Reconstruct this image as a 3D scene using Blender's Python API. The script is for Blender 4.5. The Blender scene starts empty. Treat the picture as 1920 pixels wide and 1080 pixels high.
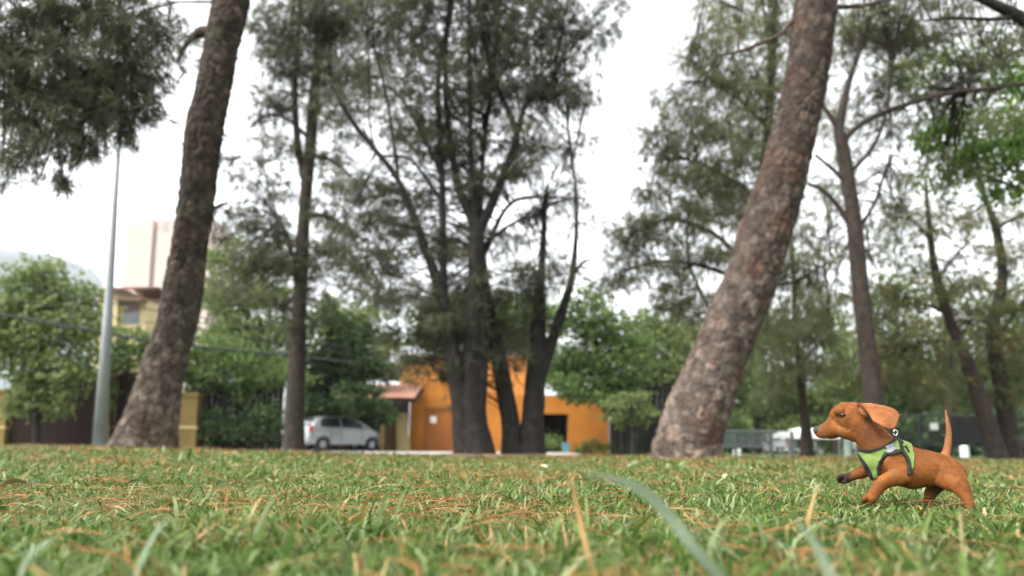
import bpy, bmesh, math, random
import numpy as np
from mathutils import Vector, Matrix, noise
from mathutils.bvhtree import BVHTree

R = math.radians
rnd = random.Random(7)
SC = bpy.context.scene
COL = SC.collection

# ------------------------------------------------------------------ camera
F, CX, CY = 1386.7, 960.0, 660.0          # focal length and principal point of the 1920 px photograph
PITCH, ROLL, H = R(7.5), R(0.45), 0.17
cr, sr, cp, sp = math.cos(ROLL), math.sin(ROLL), math.cos(PITCH), math.sin(PITCH)
cam_d = bpy.data.cameras.new('camera')
cam = bpy.data.objects.new('camera', cam_d)
COL.objects.link(cam)
SC.camera = cam
cam_d.lens, cam_d.sensor_width, cam_d.shift_y = 26.0, 36.0, 120 / 1920
cam_d.clip_start, cam_d.clip_end = 0.02, 12000
Rv, Uv, Fv = Vector((1, 0, 0)), Vector((0, -sp, cp)), Vector((0, cp, sp))
right, up = Rv * cr + Uv * sr, -Rv * sr + Uv * cr
cam.matrix_world = Matrix(((right.x, up.x, -Fv.x, 0), (right.y, up.y, -Fv.y, 0), (right.z, up.z, -Fv.z, H), (0, 0, 0, 1)))
cam_d.dof.use_dof = True
cam_d.dof.focus_distance = 2.2
cam_d.dof.aperture_fstop = 1.9

# ------------------------------------------------------------------ sky, sun, exposure
W = bpy.data.worlds.new('World')
SC.world = W
W.use_nodes = True
wn, wl = W.node_tree.nodes, W.node_tree.links
sky = wn.new('ShaderNodeTexSky')
sky.sky_type = 'NISHITA'
sky.sun_disc = False
SUN_EL, SUN_AZ = R(52), R(-120)             # azimuth from +Y, clockwise: high, to the left and a little behind the camera
sky.sun_elevation, sky.sun_rotation = SUN_EL, SUN_AZ
sky.air_density, sky.dust_density, sky.ozone_density = 1.0, 4.0, 1.0
hs = wn.new('ShaderNodeHueSaturation')      # overcast: the cloud layer greys the sky
hs.inputs['Saturation'].default_value = 0.08
wl.new(sky.outputs[0], hs.inputs['Color'])
wl.new(hs.outputs[0], wn['Background'].inputs[0])
wn['Background'].inputs[1].default_value = 0.15
sun_d = bpy.data.lights.new('sun', 'SUN')
sun_d.energy, sun_d.angle, sun_d.color = 0.55, R(25), (1, .95, .88)
sun = bpy.data.objects.new('sun', sun_d)
COL.objects.link(sun)
sdir = Vector((math.sin(SUN_AZ) * math.cos(SUN_EL), math.cos(SUN_AZ) * math.cos(SUN_EL), math.sin(SUN_EL)))
sun.rotation_euler = sdir.to_track_quat('Z', 'Y').to_euler()
SC.view_settings.view_transform = 'Standard'
SC.view_settings.look = 'None'
SC.view_settings.exposure = 2.25
SC.view_settings.gamma = 1
SC.view_settings.use_curve_mapping = False
SC.render.engine = 'CYCLES'
SC.cycles.use_denoising = True
SC.cycles.max_bounces = 6
SC.cycles.transparent_max_bounces = 6


# ------------------------------------------------------------------ helpers
def P(px, py, Y):
    """world point at ground distance Y seen at photo pixel (px, py)"""
    u, v = (px - CX) / F, (CY - py) / F
    u, v = u * cr - v * sr, u * sr + v * cr
    d = Vector((u, cp - v * sp, sp + v * cp))
    q = d * (Y / d.y)
    q.z += H
    return q


def mpp(px, py, Y):
    u, v = (px - CX) / F, (CY - py) / F
    v = u * sr + v * cr
    return Y / (cp - v * sp) / F


def hash2(ix, iy, s=0):
    n = (ix * 374761393 + iy * 668265263 + s * 1274126177) & 0x7fffffff
    n = ((n ^ (n >> 13)) * 1274126177) & 0x7fffffff
    return ((n ^ (n >> 16)) & 0xffff) / 65535.0


def vnoise(x, y, s=0):
    x, y = np.asarray(x, float), np.asarray(y, float)
    ix, iy = np.floor(x).astype(np.int64), np.floor(y).astype(np.int64)
    fx, fy = x - ix, y - iy
    fx, fy = fx * fx * (3 - 2 * fx), fy * fy * (3 - 2 * fy)
    a, b = hash2(ix, iy, s), hash2(ix + 1, iy, s)
    c, d = hash2(ix, iy + 1, s), hash2(ix + 1, iy + 1, s)
    return (a * (1 - fx) + b * fx) * (1 - fy) + (c * (1 - fx) + d * fx) * fy


def terr(x, y):
    """height of the lawn"""
    x, y = np.asarray(x, float), np.asarray(y, float)
    u = x / np.maximum(y, 2.0)
    side = np.interp(u, [-.8, -.5, -.3, -.05, .1, .24, .5, .8], [.15, .13, .07, .015, .03, .06, .015, .0])
    far = np.interp(u, [-.8, -.5, -.3, -.05, .24, .5, .8], [.10, .08, -.04, -.035, -.02, .0, .0])
    t1 = np.clip((y - 3.5) / 6.0, 0, 1)
    t1 = t1 * t1 * (3 - 2 * t1)
    t2 = np.clip((y - 15.0) / 8.0, 0, 1)
    t2 = t2 * t2 * (3 - 2 * t2)
    z = t1 * (side * (1 - t2) + far * t2)
    z = z + (vnoise(x * .9, y * .9, 3) - .5) * .03 * np.clip((y - 1) / 4, 0.2, 1) * (1 - t2)
    return z


def tag(o, label=None, cat=None, group=None, kind=None):
    if label: o['label'] = label
    if cat: o['category'] = cat
    if group: o['group'] = group
    if kind: o['kind'] = kind
    return o


def thing(name, loc, label, cat, group=None, rz=0):
    o = bpy.data.objects.new(name, None)
    COL.objects.link(o)
    o.location = loc
    o.rotation_euler.z = rz
    o.empty_display_size = .2
    return tag(o, label, cat, group)


def link(name, me, mat, parent=None):
    o = bpy.data.objects.new(name, me)
    COL.objects.link(o)
    if mat is not None and not me.materials:
        me.materials.append(mat)
    if parent is not None:
        o.parent = parent
    return o


def origin(o):
    q = Vector((0, 0, 0))
    while o is not None:
        q += o.location
        o = o.parent
    return q


class MB:
    def __init__(s):
        s.v, s.f = [], []

    def add(s, v, f):
        o = len(s.v)
        s.v += [tuple(q) for q in v]
        s.f += [tuple(i + o for i in q) for q in f]
        return s

    def box(s, x0, x1, y0, y1, z0, z1):
        v = [(x0, y0, z0), (x1, y0, z0), (x1, y1, z0), (x0, y1, z0), (x0, y0, z1), (x1, y0, z1), (x1, y1, z1), (x0, y1, z1)]
        return s.add(v, [(0, 3, 2, 1), (4, 5, 6, 7), (0, 1, 5, 4), (1, 2, 6, 5), (2, 3, 7, 6), (3, 0, 4, 7)])

    def prism(s, prof, a, b, axis='y'):
        """profile in (x, z) swept along y, or in (y, z) swept along x"""
        n = len(prof)
        if axis == 'y':
            v = [(p, a, q) for p, q in prof] + [(p, b, q) for p, q in prof]
        else:
            v = [(a, p, q) for p, q in prof] + [(b, p, q) for p, q in prof]
        f = [tuple(range(n))[::-1], tuple(range(n, 2 * n))] + [(i, (i + 1) % n, n + (i + 1) % n, n + i) for i in range(n)]
        return s.add(v, f)

    def tube(s, pts, rads, n=8, cap=True):
        pts = [Vector(q) for q in pts]
        o = len(s.v)
        ref = Vector((0, 0, 1)) if abs((pts[-1] - pts[0]).normalized().z) < .8 else Vector((0, 1, 0))
        for i, q in enumerate(pts):
            d = (pts[min(i + 1, len(pts) - 1)] - pts[max(i - 1, 0)]).normalized()
            a = d.cross(ref).normalized()
            b = a.cross(d)
            for k in range(n):
                t = 2 * math.pi * k / n
                s.v.append(tuple(q + (a * math.cos(t) + b * math.sin(t)) * rads[i]))
        for i in range(len(pts) - 1):
            for k in range(n):
                k2 = (k + 1) % n
                s.f.append((o + i * n + k, o + i * n + k2, o + (i + 1) * n + k2, o + (i + 1) * n + k))
        if cap:
            s.f.append(tuple(o + k for k in range(n))[::-1])
            s.f.append(tuple(o + (len(pts) - 1) * n + k for k in range(n)))
        return s

    def build(s, name, mat, parent=None, local=False, smooth=False, bevel=0, fix=True):
        off = Vector((0, 0, 0)) if local or parent is None else origin(parent)
        me = bpy.data.meshes.new(name)
        me.from_pydata([(a - off.x, b - off.y, c - off.z) for a, b, c in s.v], [], s.f)
        if fix:
            bm = bmesh.new()
            bm.from_mesh(me)
            bmesh.ops.recalc_face_normals(bm, faces=bm.faces)
            bm.to_mesh(me)
            bm.free()
        if smooth:
            me.polygons.foreach_set('use_smooth', [True] * len(me.polygons))
        me.update()
        o = link(name, me, mat, parent)
        if bevel:
            m = o.modifiers.new('bevel', 'BEVEL')
            m.width, m.segments, m.limit_method = bevel, 2, 'ANGLE'
        return o


def np_mesh(name, co, faces_flat, sizes, mat, parent=None, attrs=None, smooth=False):
    """mesh from numpy arrays; attrs: name -> float per vertex or (n, 3) colours"""
    off = origin(parent) if parent is not None else Vector((0, 0, 0))
    me = bpy.data.meshes.new(name)
    co = np.asarray(co, np.float32) - np.array(off, np.float32)
    me.vertices.add(len(co))
    me.vertices.foreach_set('co', co.ravel())
    me.loops.add(len(faces_flat))
    me.loops.foreach_set('vertex_index', np.asarray(faces_flat, np.int32))
    sizes = np.asarray(sizes, np.int32)
    me.polygons.add(len(sizes))
    st = np.zeros(len(sizes), np.int32)
    st[1:] = np.cumsum(sizes)[:-1]
    me.polygons.foreach_set('loop_start', st)
    me.polygons.foreach_set('loop_total', sizes)
    if smooth:
        me.polygons.foreach_set('use_smooth', np.ones(len(sizes), bool))
    me.update(calc_edges=True)
    for k, a in (attrs or {}).items():
        a = np.asarray(a, np.float32)
        if a.ndim == 1:
            at = me.attributes.new(k, 'FLOAT', 'POINT')
            at.data.foreach_set('value', a)
        else:
            at = me.attributes.new(k, 'FLOAT_COLOR', 'POINT')
            at.data.foreach_set('color', np.c_[a, np.ones(len(a), np.float32)].ravel())
    return link(name, me, mat, parent)


# ------------------------------------------------------------------ materials
def new_mat(name):
    m = bpy.data.materials.new(name)
    m.use_nodes = True
    return m, m.node_tree.nodes, m.node_tree.links, m.node_tree.nodes['Principled BSDF']


def ramp(n, stops):
    r = n.new('ShaderNodeValToRGB')
    e = r.color_ramp.elements
    e[0].position, e[0].color = stops[0][0], (*stops[0][1], 1)
    e[1].position, e[1].color = stops[-1][0], (*stops[-1][1], 1)
    for p_, c_ in stops[1:-1]:
        k = e.new(p_)
        k.color = (*c_, 1)
    return r


def plain(name, col, rough=.6, var=.12, scale=6, metal=0, bump=0, spec=.4, stretch=(1, 1, 1), dirt=None):
    """paint, plaster, metal: base colour with mottling, optional stains and relief"""
    m, n, l, b = new_mat(name)
    tc = n.new('ShaderNodeTexCoord')
    mp = n.new('ShaderNodeMapping')
    mp.inputs['Scale'].default_value = stretch
    l.new(tc.outputs['Object'], mp.inputs[0])
    nz = n.new('ShaderNodeTexNoise')
    nz.inputs['Scale'].default_value = scale
    nz.inputs['Detail'].default_value = 6
    l.new(mp.outputs[0], nz.inputs['Vector'])
    c = np.array(col)
    stops = [(.25, tuple(c * (1 - var))), (.75, tuple(np.minimum(c * (1 + var), .95)))]
    if dirt:
        stops = [(.18, dirt)] + [(.42, tuple(c * (1 - var)))] + [stops[1]]
    r = ramp(n, stops)
    l.new(nz.outputs[0], r.inputs[0])
    l.new(r.outputs[0], b.inputs['Base Color'])
    b.inputs['Roughness'].default_value = rough
    b.inputs['Metallic'].default_value = metal
    b.inputs['Specular IOR Level'].default_value = spec
    if bump:
        bp = n.new('ShaderNodeBump')
        bp.inputs['Strength'].default_value = bump
        bp.inputs['Distance'].default_value = .02
        l.new(nz.outputs[0], bp.inputs['Height'])
        l.new(bp.outputs[0], b.inputs['Normal'])
    return m


def leaf_mat(name, stops, transl=.4, rough=.55, spec=.12):
    """leaf or needle: colour from the per-clump tint, some light passing through"""
    m, n, l, b = new_mat(name)
    at = n.new('ShaderNodeAttribute')
    at.attribute_name = 'tint'
    r = ramp(n, stops)
    l.new(at.outputs['Fac'], r.inputs[0])
    l.new(r.outputs[0], b.inputs['Base Color'])
    b.inputs['Roughness'].default_value = rough
    b.inputs['Specular IOR Level'].default_value = spec
    tr = n.new('ShaderNodeBsdfTranslucent')
    l.new(r.outputs[0], tr.inputs[0])
    mx = n.new('ShaderNodeMixShader')
    mx.inputs[0].default_value = transl
    l.new(b.outputs[0], mx.inputs[1])
    l.new(tr.outputs[0], mx.inputs[2])
    l.new(mx.outputs[0], n['Material Output'].inputs[0])
    return m


def bark_mat(name, cols, scale=9, stretch=.7, bump=.8):
    m, n, l, b = new_mat(name)
    tc = n.new('ShaderNodeTexCoord')
    mp = n.new('ShaderNodeMapping')
    mp.inputs['Scale'].default_value = (1, 1, stretch)
    l.new(tc.outputs['Object'], mp.inputs[0])
    n1 = n.new('ShaderNodeTexNoise')
    n1.inputs['Scale'].default_value = scale
    n1.inputs['Detail'].default_value = 8
    n1.inputs['Roughness'].default_value = .65
    l.new(mp.outputs[0], n1.inputs['Vector'])
    r1 = ramp(n, [(.3, cols[0]), (.5, cols[1]), (.72, cols[2])])
    l.new(n1.outputs[0], r1.inputs[0])
    n2 = n.new('ShaderNodeTexNoise')
    n2.inputs['Scale'].default_value = scale * .35
    n2.inputs['Detail'].default_value = 5
    l.new(mp.outputs[0], n2.inputs['Vector'])
    r2 = ramp(n, [(.52, (0, 0, 0)), (.70, (.85, .85, .85))])
    l.new(n2.outputs[0], r2.inputs[0])
    mx = n.new('ShaderNodeMix')
    mx.data_type = 'RGBA'
    l.new(r2.outputs[0], mx.inputs[0])
    l.new(r1.outputs[0], mx.inputs[6])
    mx.inputs[7].default_value = (*cols[3], 1)
    # every bark plate has its own tone; big trunks are paler near the foot and darker higher up
    pa = n.new('ShaderNodeAttribute')
    pa.attribute_name = 'plate'
    rp = ramp(n, [(0, (.45, .43, .41)), (.45, (.85, .83, .80)), (1, (1.35, 1.3, 1.22))])
    l.new(pa.outputs['Fac'], rp.inputs[0])
    m1 = n.new('ShaderNodeMix')
    m1.data_type, m1.blend_type = 'RGBA', 'MULTIPLY'
    m1.inputs[0].default_value = 1
    l.new(mx.outputs[2], m1.inputs[6])
    l.new(rp.outputs[0], m1.inputs[7])
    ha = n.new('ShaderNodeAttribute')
    ha.attribute_name = 'height_tone'
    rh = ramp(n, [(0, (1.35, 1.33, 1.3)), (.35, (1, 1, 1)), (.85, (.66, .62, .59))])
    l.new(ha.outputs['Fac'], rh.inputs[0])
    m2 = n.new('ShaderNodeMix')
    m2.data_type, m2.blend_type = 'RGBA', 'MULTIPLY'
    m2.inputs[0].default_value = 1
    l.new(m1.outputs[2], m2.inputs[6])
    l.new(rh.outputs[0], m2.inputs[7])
    l.new(m2.outputs[2], b.inputs['Base Color'])
    b.inputs['Roughness'].default_value = .9
    b.inputs['Specular IOR Level'].default_value = .2
    vo = n.new('ShaderNodeTexVoronoi')
    vo.feature = 'DISTANCE_TO_EDGE'
    vo.inputs['Scale'].default_value = scale * 2
    l.new(mp.outputs[0], vo.inputs['Vector'])
    ad = n.new('ShaderNodeMath')
    ad.operation = 'ADD'
    l.new(vo.outputs['Distance'], ad.inputs[0])
    l.new(n1.outputs[0], ad.inputs[1])
    bp = n.new('ShaderNodeBump')
    bp.inputs['Strength'].default_value = bump
    bp.inputs['Distance'].default_value = .03
    l.new(ad.outputs[0], bp.inputs['Height'])
    l.new(bp.outputs[0], b.inputs['Normal'])
    return m


M = {}
M['bark_rust'] = bark_mat('rust_pine_bark', [(.040, .030, .026), (.085, .066, .056), (.16, .135, .118), (.10, .046, .030)], 7)
M['bark_grey'] = bark_mat('grey_pine_bark', [(.036, .029, .024), (.075, .06, .049), (.16, .137, .115), (.065, .045, .033)], 8)
M['bark_dark'] = bark_mat('dark_bark', [(.013, .012, .011), (.025, .022, .020), (.05, .043, .038), (.022, .019, .016)], 10)
M['bark_brown'] = bark_mat('brown_bark', [(.022, .018, .015), (.043, .034, .029), (.08, .066, .056), (.05, .033, .024)], 10)
M['needle_dark'] = leaf_mat('dark_needles', [(0, (.055, .062, .036)), (.5, (.098, .104, .062)), (1, (.16, .155, .095))], .5)
M['needle_olive'] = leaf_mat('olive_needles', [(0, (.11, .13, .06)), (.5, (.185, .20, .10)), (1, (.27, .265, .15))], .55)
M['needle_rust'] = leaf_mat('mixed_needles', [(0, (.09, .115, .045)), (.5, (.165, .19, .08)), (.72, (.22, .21, .10)), (.86, (.27, .15, .065)), (1, (.30, .14, .06))], .55)
M['leaf_bright'] = leaf_mat('bright_leaves', [(0, (.06, .12, .025)), (.5, (.13, .22, .045)), (1, (.22, .34, .08))], .55)
M['leaf_mid'] = leaf_mat('green_leaves', [(0, (.055, .09, .028)), (.5, (.10, .16, .048)), (1, (.17, .24, .075))], .5)
M['leaf_light'] = leaf_mat('light_leaves', [(0, (.08, .12, .035)), (.5, (.16, .21, .07)), (1, (.26, .31, .13))], .5)
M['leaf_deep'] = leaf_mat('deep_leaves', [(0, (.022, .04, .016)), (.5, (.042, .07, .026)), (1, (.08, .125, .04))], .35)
M['grass'] = leaf_mat('grass_blades', [(0, (.035, .075, .012)), (.3, (.084, .142, .026)), (.55, (.155, .205, .065)), (.8, (.27, .325, .18)), (.88, (.36, .28, .13)), (1, (.34, .16, .06))], .4, .45)
M['litter'] = leaf_mat('fallen_needles', [(0, (.12, .042, .016)), (.5, (.23, .088, .032)), (.85, (.29, .135, .052)), (1, (.38, .26, .12))], .15, .6)
M['orange'] = plain('orange_plaster', (.38, .138, .014), .85, .13, 1.3, bump=.15, dirt=(.27, .095, .02))
M['orange_pale'] = plain('pale_orange_plaster', (.46, .20, .045), .85, .13, 1.3, dirt=(.30, .13, .04))
M['door'] = plain('orange_door_paint', (.30, .098, .012), .5, .08, 2)
M['ochre'] = plain('ochre_plaster', (.15, .105, .03), .85, .2, 2.5, bump=.2)
M['cream'] = plain('pale_yellow_plaster', (.36, .29, .13), .85, .12, 2)
M['yellow'] = plain('yellow_plaster', (.46, .37, .20), .85, .08, .6)
M['pink'] = plain('pink_render', (.50, .40, .36), .85, .05, .2)
M['pink_dark'] = plain('mauve_render', (.38, .31, .30), .8, .05, .3)
M['plank'] = plain('dark_brown_boards', (.022, .014, .010), .85, .35, 5, spec=.1, stretch=(1, 1, .15), bump=.2)
M['tile'] = plain('pink_clay_tiles', (.36, .19, .13), .8, .25, 5)
M['tile_brown'] = plain('brown_clay_tiles', (.15, .075, .055), .8, .25, 3)
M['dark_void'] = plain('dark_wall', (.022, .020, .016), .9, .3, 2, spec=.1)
M['concrete'] = plain('concrete', (.34, .315, .29), .85, .15, 1.5, bump=.1, dirt=(.30, .28, .25))
M['galv'] = plain('galvanised_steel', (.25, .265, .268), .5, .12, 3, metal=.3)
M['steel_grey'] = plain('grey_railing_paint', (.13, .145, .16), .5, .1, 3)
M['black_paint'] = plain('black_paint', (.010, .010, .011), .7, .2, 4)
M['mesh_dark'] = plain('dark_fence_paint', (.035, .038, .038), .5, .15, 4)
M['white'] = plain('white_paint', (.78, .78, .76), .5, .05, 2)
M['white_cloth'] = plain('white_canvas', (.8, .8, .79), .9, .04, 2)
M['green_post'] = plain('pale_green_paint', (.42, .52, .44), .6, .08, 3)
M['silver'] = plain('silver_car_paint', (.30, .325, .335), .3, .02, 1, metal=.3, spec=.5)
M['car_white'] = plain('white_car_paint', (.78, .79, .8), .3, .02, 1, spec=.5)
M['car_blue'] = plain('blue_car_paint', (.10, .22, .42), .3, .02, 1, spec=.5)
M['glass'] = plain('dark_glass', (.014, .019, .018), .1, .1, 1, spec=.2)
M['rubber'] = plain('tyre_rubber', (.02, .02, .02), .85, .2, 8)
M['rim'] = plain('wheel_alloy', (.42, .43, .44), .4, .08, 4, metal=.6)
M['red_light'] = plain('red_lamp_plastic', (.38, .03, .035), .25, .08, 4)
M['plate'] = plain('plate_white', (.7, .7, .68), .5, .05, 4)
M['paper'] = plain('white_paper', (.82, .82, .8), .8, .03, 4)
M['cable'] = plain('black_cable', (.03, .032, .035), .6, .1, 4)
M['blue_plastic'] = plain('turquoise_plastic', (.09, .20, .22), .5, .08, 4)
M['rock'] = plain('hazy_rock', (.14, .16, .15), .95, .25, .004)
M['win'] = plain('window_glass', (.10, .11, .12), .15, .15, 1)


def ground_mat():
    m, n, l, b = new_mat('lawn_soil')
    tc = n.new('ShaderNodeTexCoord')
    n1 = n.new('ShaderNodeTexNoise')
    n1.inputs['Scale'].default_value = 1.1
    n1.inputs['Detail'].default_value = 9
    n1.inputs['Roughness'].default_value = .7
    l.new(tc.outputs['Object'], n1.inputs['Vector'])
    r = ramp(n, [(.32, (.03, .05, .015)), (.5, (.055, .08, .026)), (.62, (.09, .085, .035)), (.74, (.14, .085, .04))])
    l.new(n1.outputs[0], r.inputs[0])
    l.new(r.outputs[0], b.inputs['Base Color'])
    b.inputs['Roughness'].default_value = .95
    b.inputs['Specular IOR Level'].default_value = .1
    n2 = n.new('ShaderNodeTexNoise')
    n2.inputs['Scale'].default_value = 40
    n2.inputs['Detail'].default_value = 4
    l.new(tc.outputs['Object'], n2.inputs['Vector'])
    bp = n.new('ShaderNodeBump')
    bp.inputs['Strength'].default_value = .7
    bp.inputs['Distance'].default_value = .03
    l.new(n2.outputs[0], bp.inputs['Height'])
    l.new(bp.outputs[0], b.inputs['Normal'])
    return m


# ------------------------------------------------------------------ ground, pavement, hills
def sheet(name, xs, ys, zf, mat):
    X, Y = np.meshgrid(xs, ys)
    co = np.c_[X.ravel(), Y.ravel(), zf(X.ravel(), Y.ravel())]
    nx, ny = len(xs), len(ys)
    i = np.arange(nx * ny).reshape(ny, nx)
    q = np.stack([i[:-1, :-1], i[:-1, 1:], i[1:, 1:], i[1:, :-1]], -1).reshape(-1, 4)
    return np_mesh(name, co, q.ravel(), np.full(len(q), 4), mat, smooth=True)


xs = np.unique(np.r_[np.linspace(-12, 12, 121), np.linspace(-60, 60, 61), np.geomspace(60, 3000, 14), -np.geomspace(60, 3000, 14)])
ys = np.unique(np.r_[np.linspace(-4, 12, 81), np.linspace(12, 60, 60), np.geomspace(60, 3000, 14), -np.geomspace(4, 3000, 10)])
tag(sheet('lawn', xs, ys, terr, ground_mat()), kind='structure')

# paved strip in front of the gates and the house, a real slab above the lawn
px0, px1 = P(-500, 845, 27).x, P(1075, 850, 30).x
pav = sheet('pavement', np.linspace(px0, px1, 60), np.linspace(24.0, 45, 30),
            lambda x, y: terr(x, y) + .035 + np.clip((y - 24) / 12, 0, 1) * .05, M['concrete'])
tag(pav, kind='structure')


def soil(px, Y, r, name='soil_patch'):
    c = P(px, 850, Y)
    m, nr = 40, 8
    co = [(c.x, Y, float(terr(c.x, Y)) + .07)]
    for k in range(1, nr + 1):
        for j in range(m):
            a = 2 * math.pi * j / m
            rr = r * k / nr * (1 + .25 * (float(vnoise(math.cos(a) * 2 + px, math.sin(a) * 2, 4)) - .5) * 2)
            x, y = c.x + rr * math.cos(a), Y + rr * .9 * math.sin(a)
            t = k / nr
            co.append((x, y, float(terr(x, y)) + .07 * (1 - t * t) - .006 * t + .02 * (float(vnoise(x * 7, y * 7, 6)) - .5) * (1 - t)))
    f = [(0, 1 + j, 1 + (j + 1) % m) for j in range(m)]
    for k in range(nr - 1):
        f += [(1 + k * m + j, 1 + (k + 1) * m + j, 1 + (k + 1) * m + (j + 1) % m, 1 + k * m + (j + 1) % m) for j in range(m)]
    tag(MB().add(co, f).build(name, M['soil'], smooth=True), kind='structure')


M['soil'] = plain('bare_brown_soil', (.15, .095, .06), .95, .35, 9, bump=.6, spec=.1)
BARE = [(P(885, 850, 15).x, 15.0, 1.0), (P(985, 850, 15.6).x, 15.6, 1.0), (P(551, 850, 18).x, 18.0, .6)]
soil(885, 15.0, 1.15)
soil(985, 15.6, 1.15)
soil(551, 18.0, .7)


def hills():
    prof = [(-700, 600), (-420, 560), (-200, 530), (-80, 512), (0, 492), (30, 483), (75, 476), (112, 482), (150, 493), (176, 506), (190, 522), (200, 552), (225, 590), (300, 640), (420, 690), (700, 740), (1100, 770), (1500, 790), (2000, 780), (2600, 800)]
    rows, nd = [], 10
    xs_ = np.arange(-700, 2600, 12)
    top = np.interp(xs_, [q[0] for q in prof], [q[1] for q in prof])
    co = []
    for k in range(nd):
        t = k / (nd - 1)
        for i, x in enumerate(xs_):
            jag = (vnoise(x / 30, k * 1.7, 5) - .5) * 6 * (1 - t)
            q = P(float(x), float(top[i] + jag), 2000.0)
            base = P(float(x), 850, 2000.0)
            s = math.cos(t * math.pi / 2)
            co.append((q.x, 2000 - math.sin(t * math.pi / 2) * 900 + (vnoise(x / 25, k * .9, 8) - .5) * 150, -5 + (q.z + 5) * s))
    n = len(xs_)
    i = np.arange(n * nd).reshape(nd, n)
    q = np.stack([i[:-1, :-1], i[1:, :-1], i[1:, 1:], i[:-1, 1:]], -1).reshape(-1, 4)
    tag(np_mesh('hills', co, q.ravel(), np.full(len(q), 4), M['rock'], smooth=True), kind='structure')


hills()

# ------------------------------------------------------------------ far buildings
def box_px(mb, xa, xb, ya, yb, Y, depth, z0=None):
    """box whose front face stands at distance Y between photo pixels"""
    a, b = P(xa, ya, Y), P(xb, yb, Y)
    mb.box(a.x, b.x, Y, Y + depth, b.z if z0 is None else z0, a.z)
    return mb


def tower():
    Y = 170
    a, b = P(238, 418, Y), P(398, 418, Y)
    t = thing('tower_block', ((a.x + b.x) / 2, Y, 0), 'tall plain pink tower block rising behind the leaning left pine', 'tower')
    z1, z2 = P(238, 420, Y).z, P(300, 409, Y).z
    xm, xs_, xe = P(272, 420, Y).x, P(287, 420, Y).x, P(297, 420, Y).x
    MB().box(a.x, xm, Y, Y + 16, -1, z1).build('wall', M['pink'], t)
    MB().box(xm + .02, xs_, Y - .05, Y + 16, -1, z2).build('wall', M['pink'], t)
    MB().box(xs_ + .01, xe, Y + .8, Y + 16, -1, P(290, 424, Y).z).build('recess_wall', M['pink_dark'], t)
    MB().box(xe + .01, b.x, Y - .02, Y + 16, -1, z2).build('wall', M['pink'], t)
    w0, w1 = P(305, 420, Y).x, P(316, 420, Y).x
    MB().box(w0, w1, Y - .12, Y - .03, P(300, 432, Y).z, P(300, 414, Y).z).build('stair_window', M['pink_dark'], t)


def yellow_house():
    Y = 62
    x0, x1 = P(184, 560, Y).x, P(272, 560, Y).x
    xm = P(222, 560, Y).x
    t = thing('yellow_house', ((x0 + x1) / 2, Y, 0), 'tall yellow house with brown tiled roofs behind the lamp post', 'house')
    MB().box(x0, xm, Y, Y + 7, 0, P(200, 538, Y).z).build('wall', M['yellow'], t)
    MB().box(xm + .01, x1, Y + .4, Y + 7, 0, P(240, 560, Y).z).build('wall', M['yellow'], t)
    # upper and lower roofs: sloped tiled slabs
    za, zb = P(200, 527, Y).z, P(200, 541, Y).z
    xr = P(262, 530, Y).x
    MB().prism([(Y - .9, zb - .1), (Y + 3.5, za + .3), (Y + 8, zb), (Y + 8, zb - .2), (Y + 3.5, za + .1), (Y - .9, zb - .3)], x0 + .9, xr, 'x').build('roof', M['tile_brown'], t)
    zc, zd = P(240, 548, Y).z, P(240, 562, Y).z
    x2 = P(274, 560, Y).x
    r = MB().prism([(Y - .8, zd), (Y + 3.4, zc), (Y + 3.4, zc - .25), (Y - .8, zd - .2)], xm - .15, x2, 'x').build('roof', M['tile_brown'], t)
    MB().box(xm + .3, x1 - .6, Y + .34, Y + .42, P(240, 606, Y).z, P(240, 574, Y).z).build('window', M['win'], t)
    MB().box(xm + .3, x1 - .6, Y + .2, Y + .33, P(240, 582, Y).z, P(240, 570, Y).z).build('awning', M['tile_brown'], t)


tower()
yellow_house()

# ------------------------------------------------------------------ gates, pillars, hedge wall (left)
def gz(px, Y):
    return float(terr(P(px, 845, Y).x, Y)) - .05


def pillar(xa, xb, ytop, Y, label):
    a, b = P(xa, ytop, Y), P(xb, ytop, Y)
    x0, x1, zt = a.x, b.x, a.z
    g = gz(xa, Y)
    t = thing('gate_pillar', ((x0 + x1) / 2, Y, g), label, 'pillar', 'ochre gate pillars')
    zb = P(xa, 804, Y).z
    w = .04
    MB().box(x0 - w, x1 + w, Y - w, Y + .45 + w, g, zb).build('plinth', M['ochre'], t, bevel=.01)
    MB().box(x0, x1, Y, Y + .45, zb + .101, zt).build('shaft', M['ochre'], t, bevel=.01)
    MB().box(x0 - .07, x1 + .07, Y - .07, Y + .52, zb + .001, zb + .1).build('band', M['cream'], t, bevel=.01)
    MB().box(x0 - .06, x1 + .06, Y - .06, Y + .51, zt + .001, zt + .1).build('cap', M['ochre'], t, bevel=.01)


def board_gate(xa, xb, ytop, Y, label):
    x0, x1, zt = P(xa, ytop, Y).x, P(xb, ytop, Y).x, P((xa + xb) / 2, ytop, Y).z
    g = gz((xa + xb) / 2, Y) + .12
    t = thing('board_gate', ((x0 + x1) / 2, Y + .2, g), label, 'gate', 'dark brown board gates')
    n = max(2, round((x1 - x0) / .21))
    w = (x1 - x0) / n
    me = None
    for i in range(n):
        cx = x0 + (i + .5) * w
        if me is None:
            o = MB().box(-w / 2 + .008, w / 2 - .008, -.015, .015, 0, zt - g).build('plank', M['plank'], t, local=True)
            me = o.data
        else:
            o = link('plank', me, None, t)
        o.location = (cx - t.location.x, rnd.uniform(-.006, .006), rnd.uniform(-.01, .01))
    MB().box(x0, x1, Y + .222, Y + .28, g + .2, g + .32).build('ledge', M['plank'], t)
    MB().box(x0, x1, Y + .222, Y + .28, zt - .4, zt - .28).build('ledge', M['plank'], t)


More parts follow.
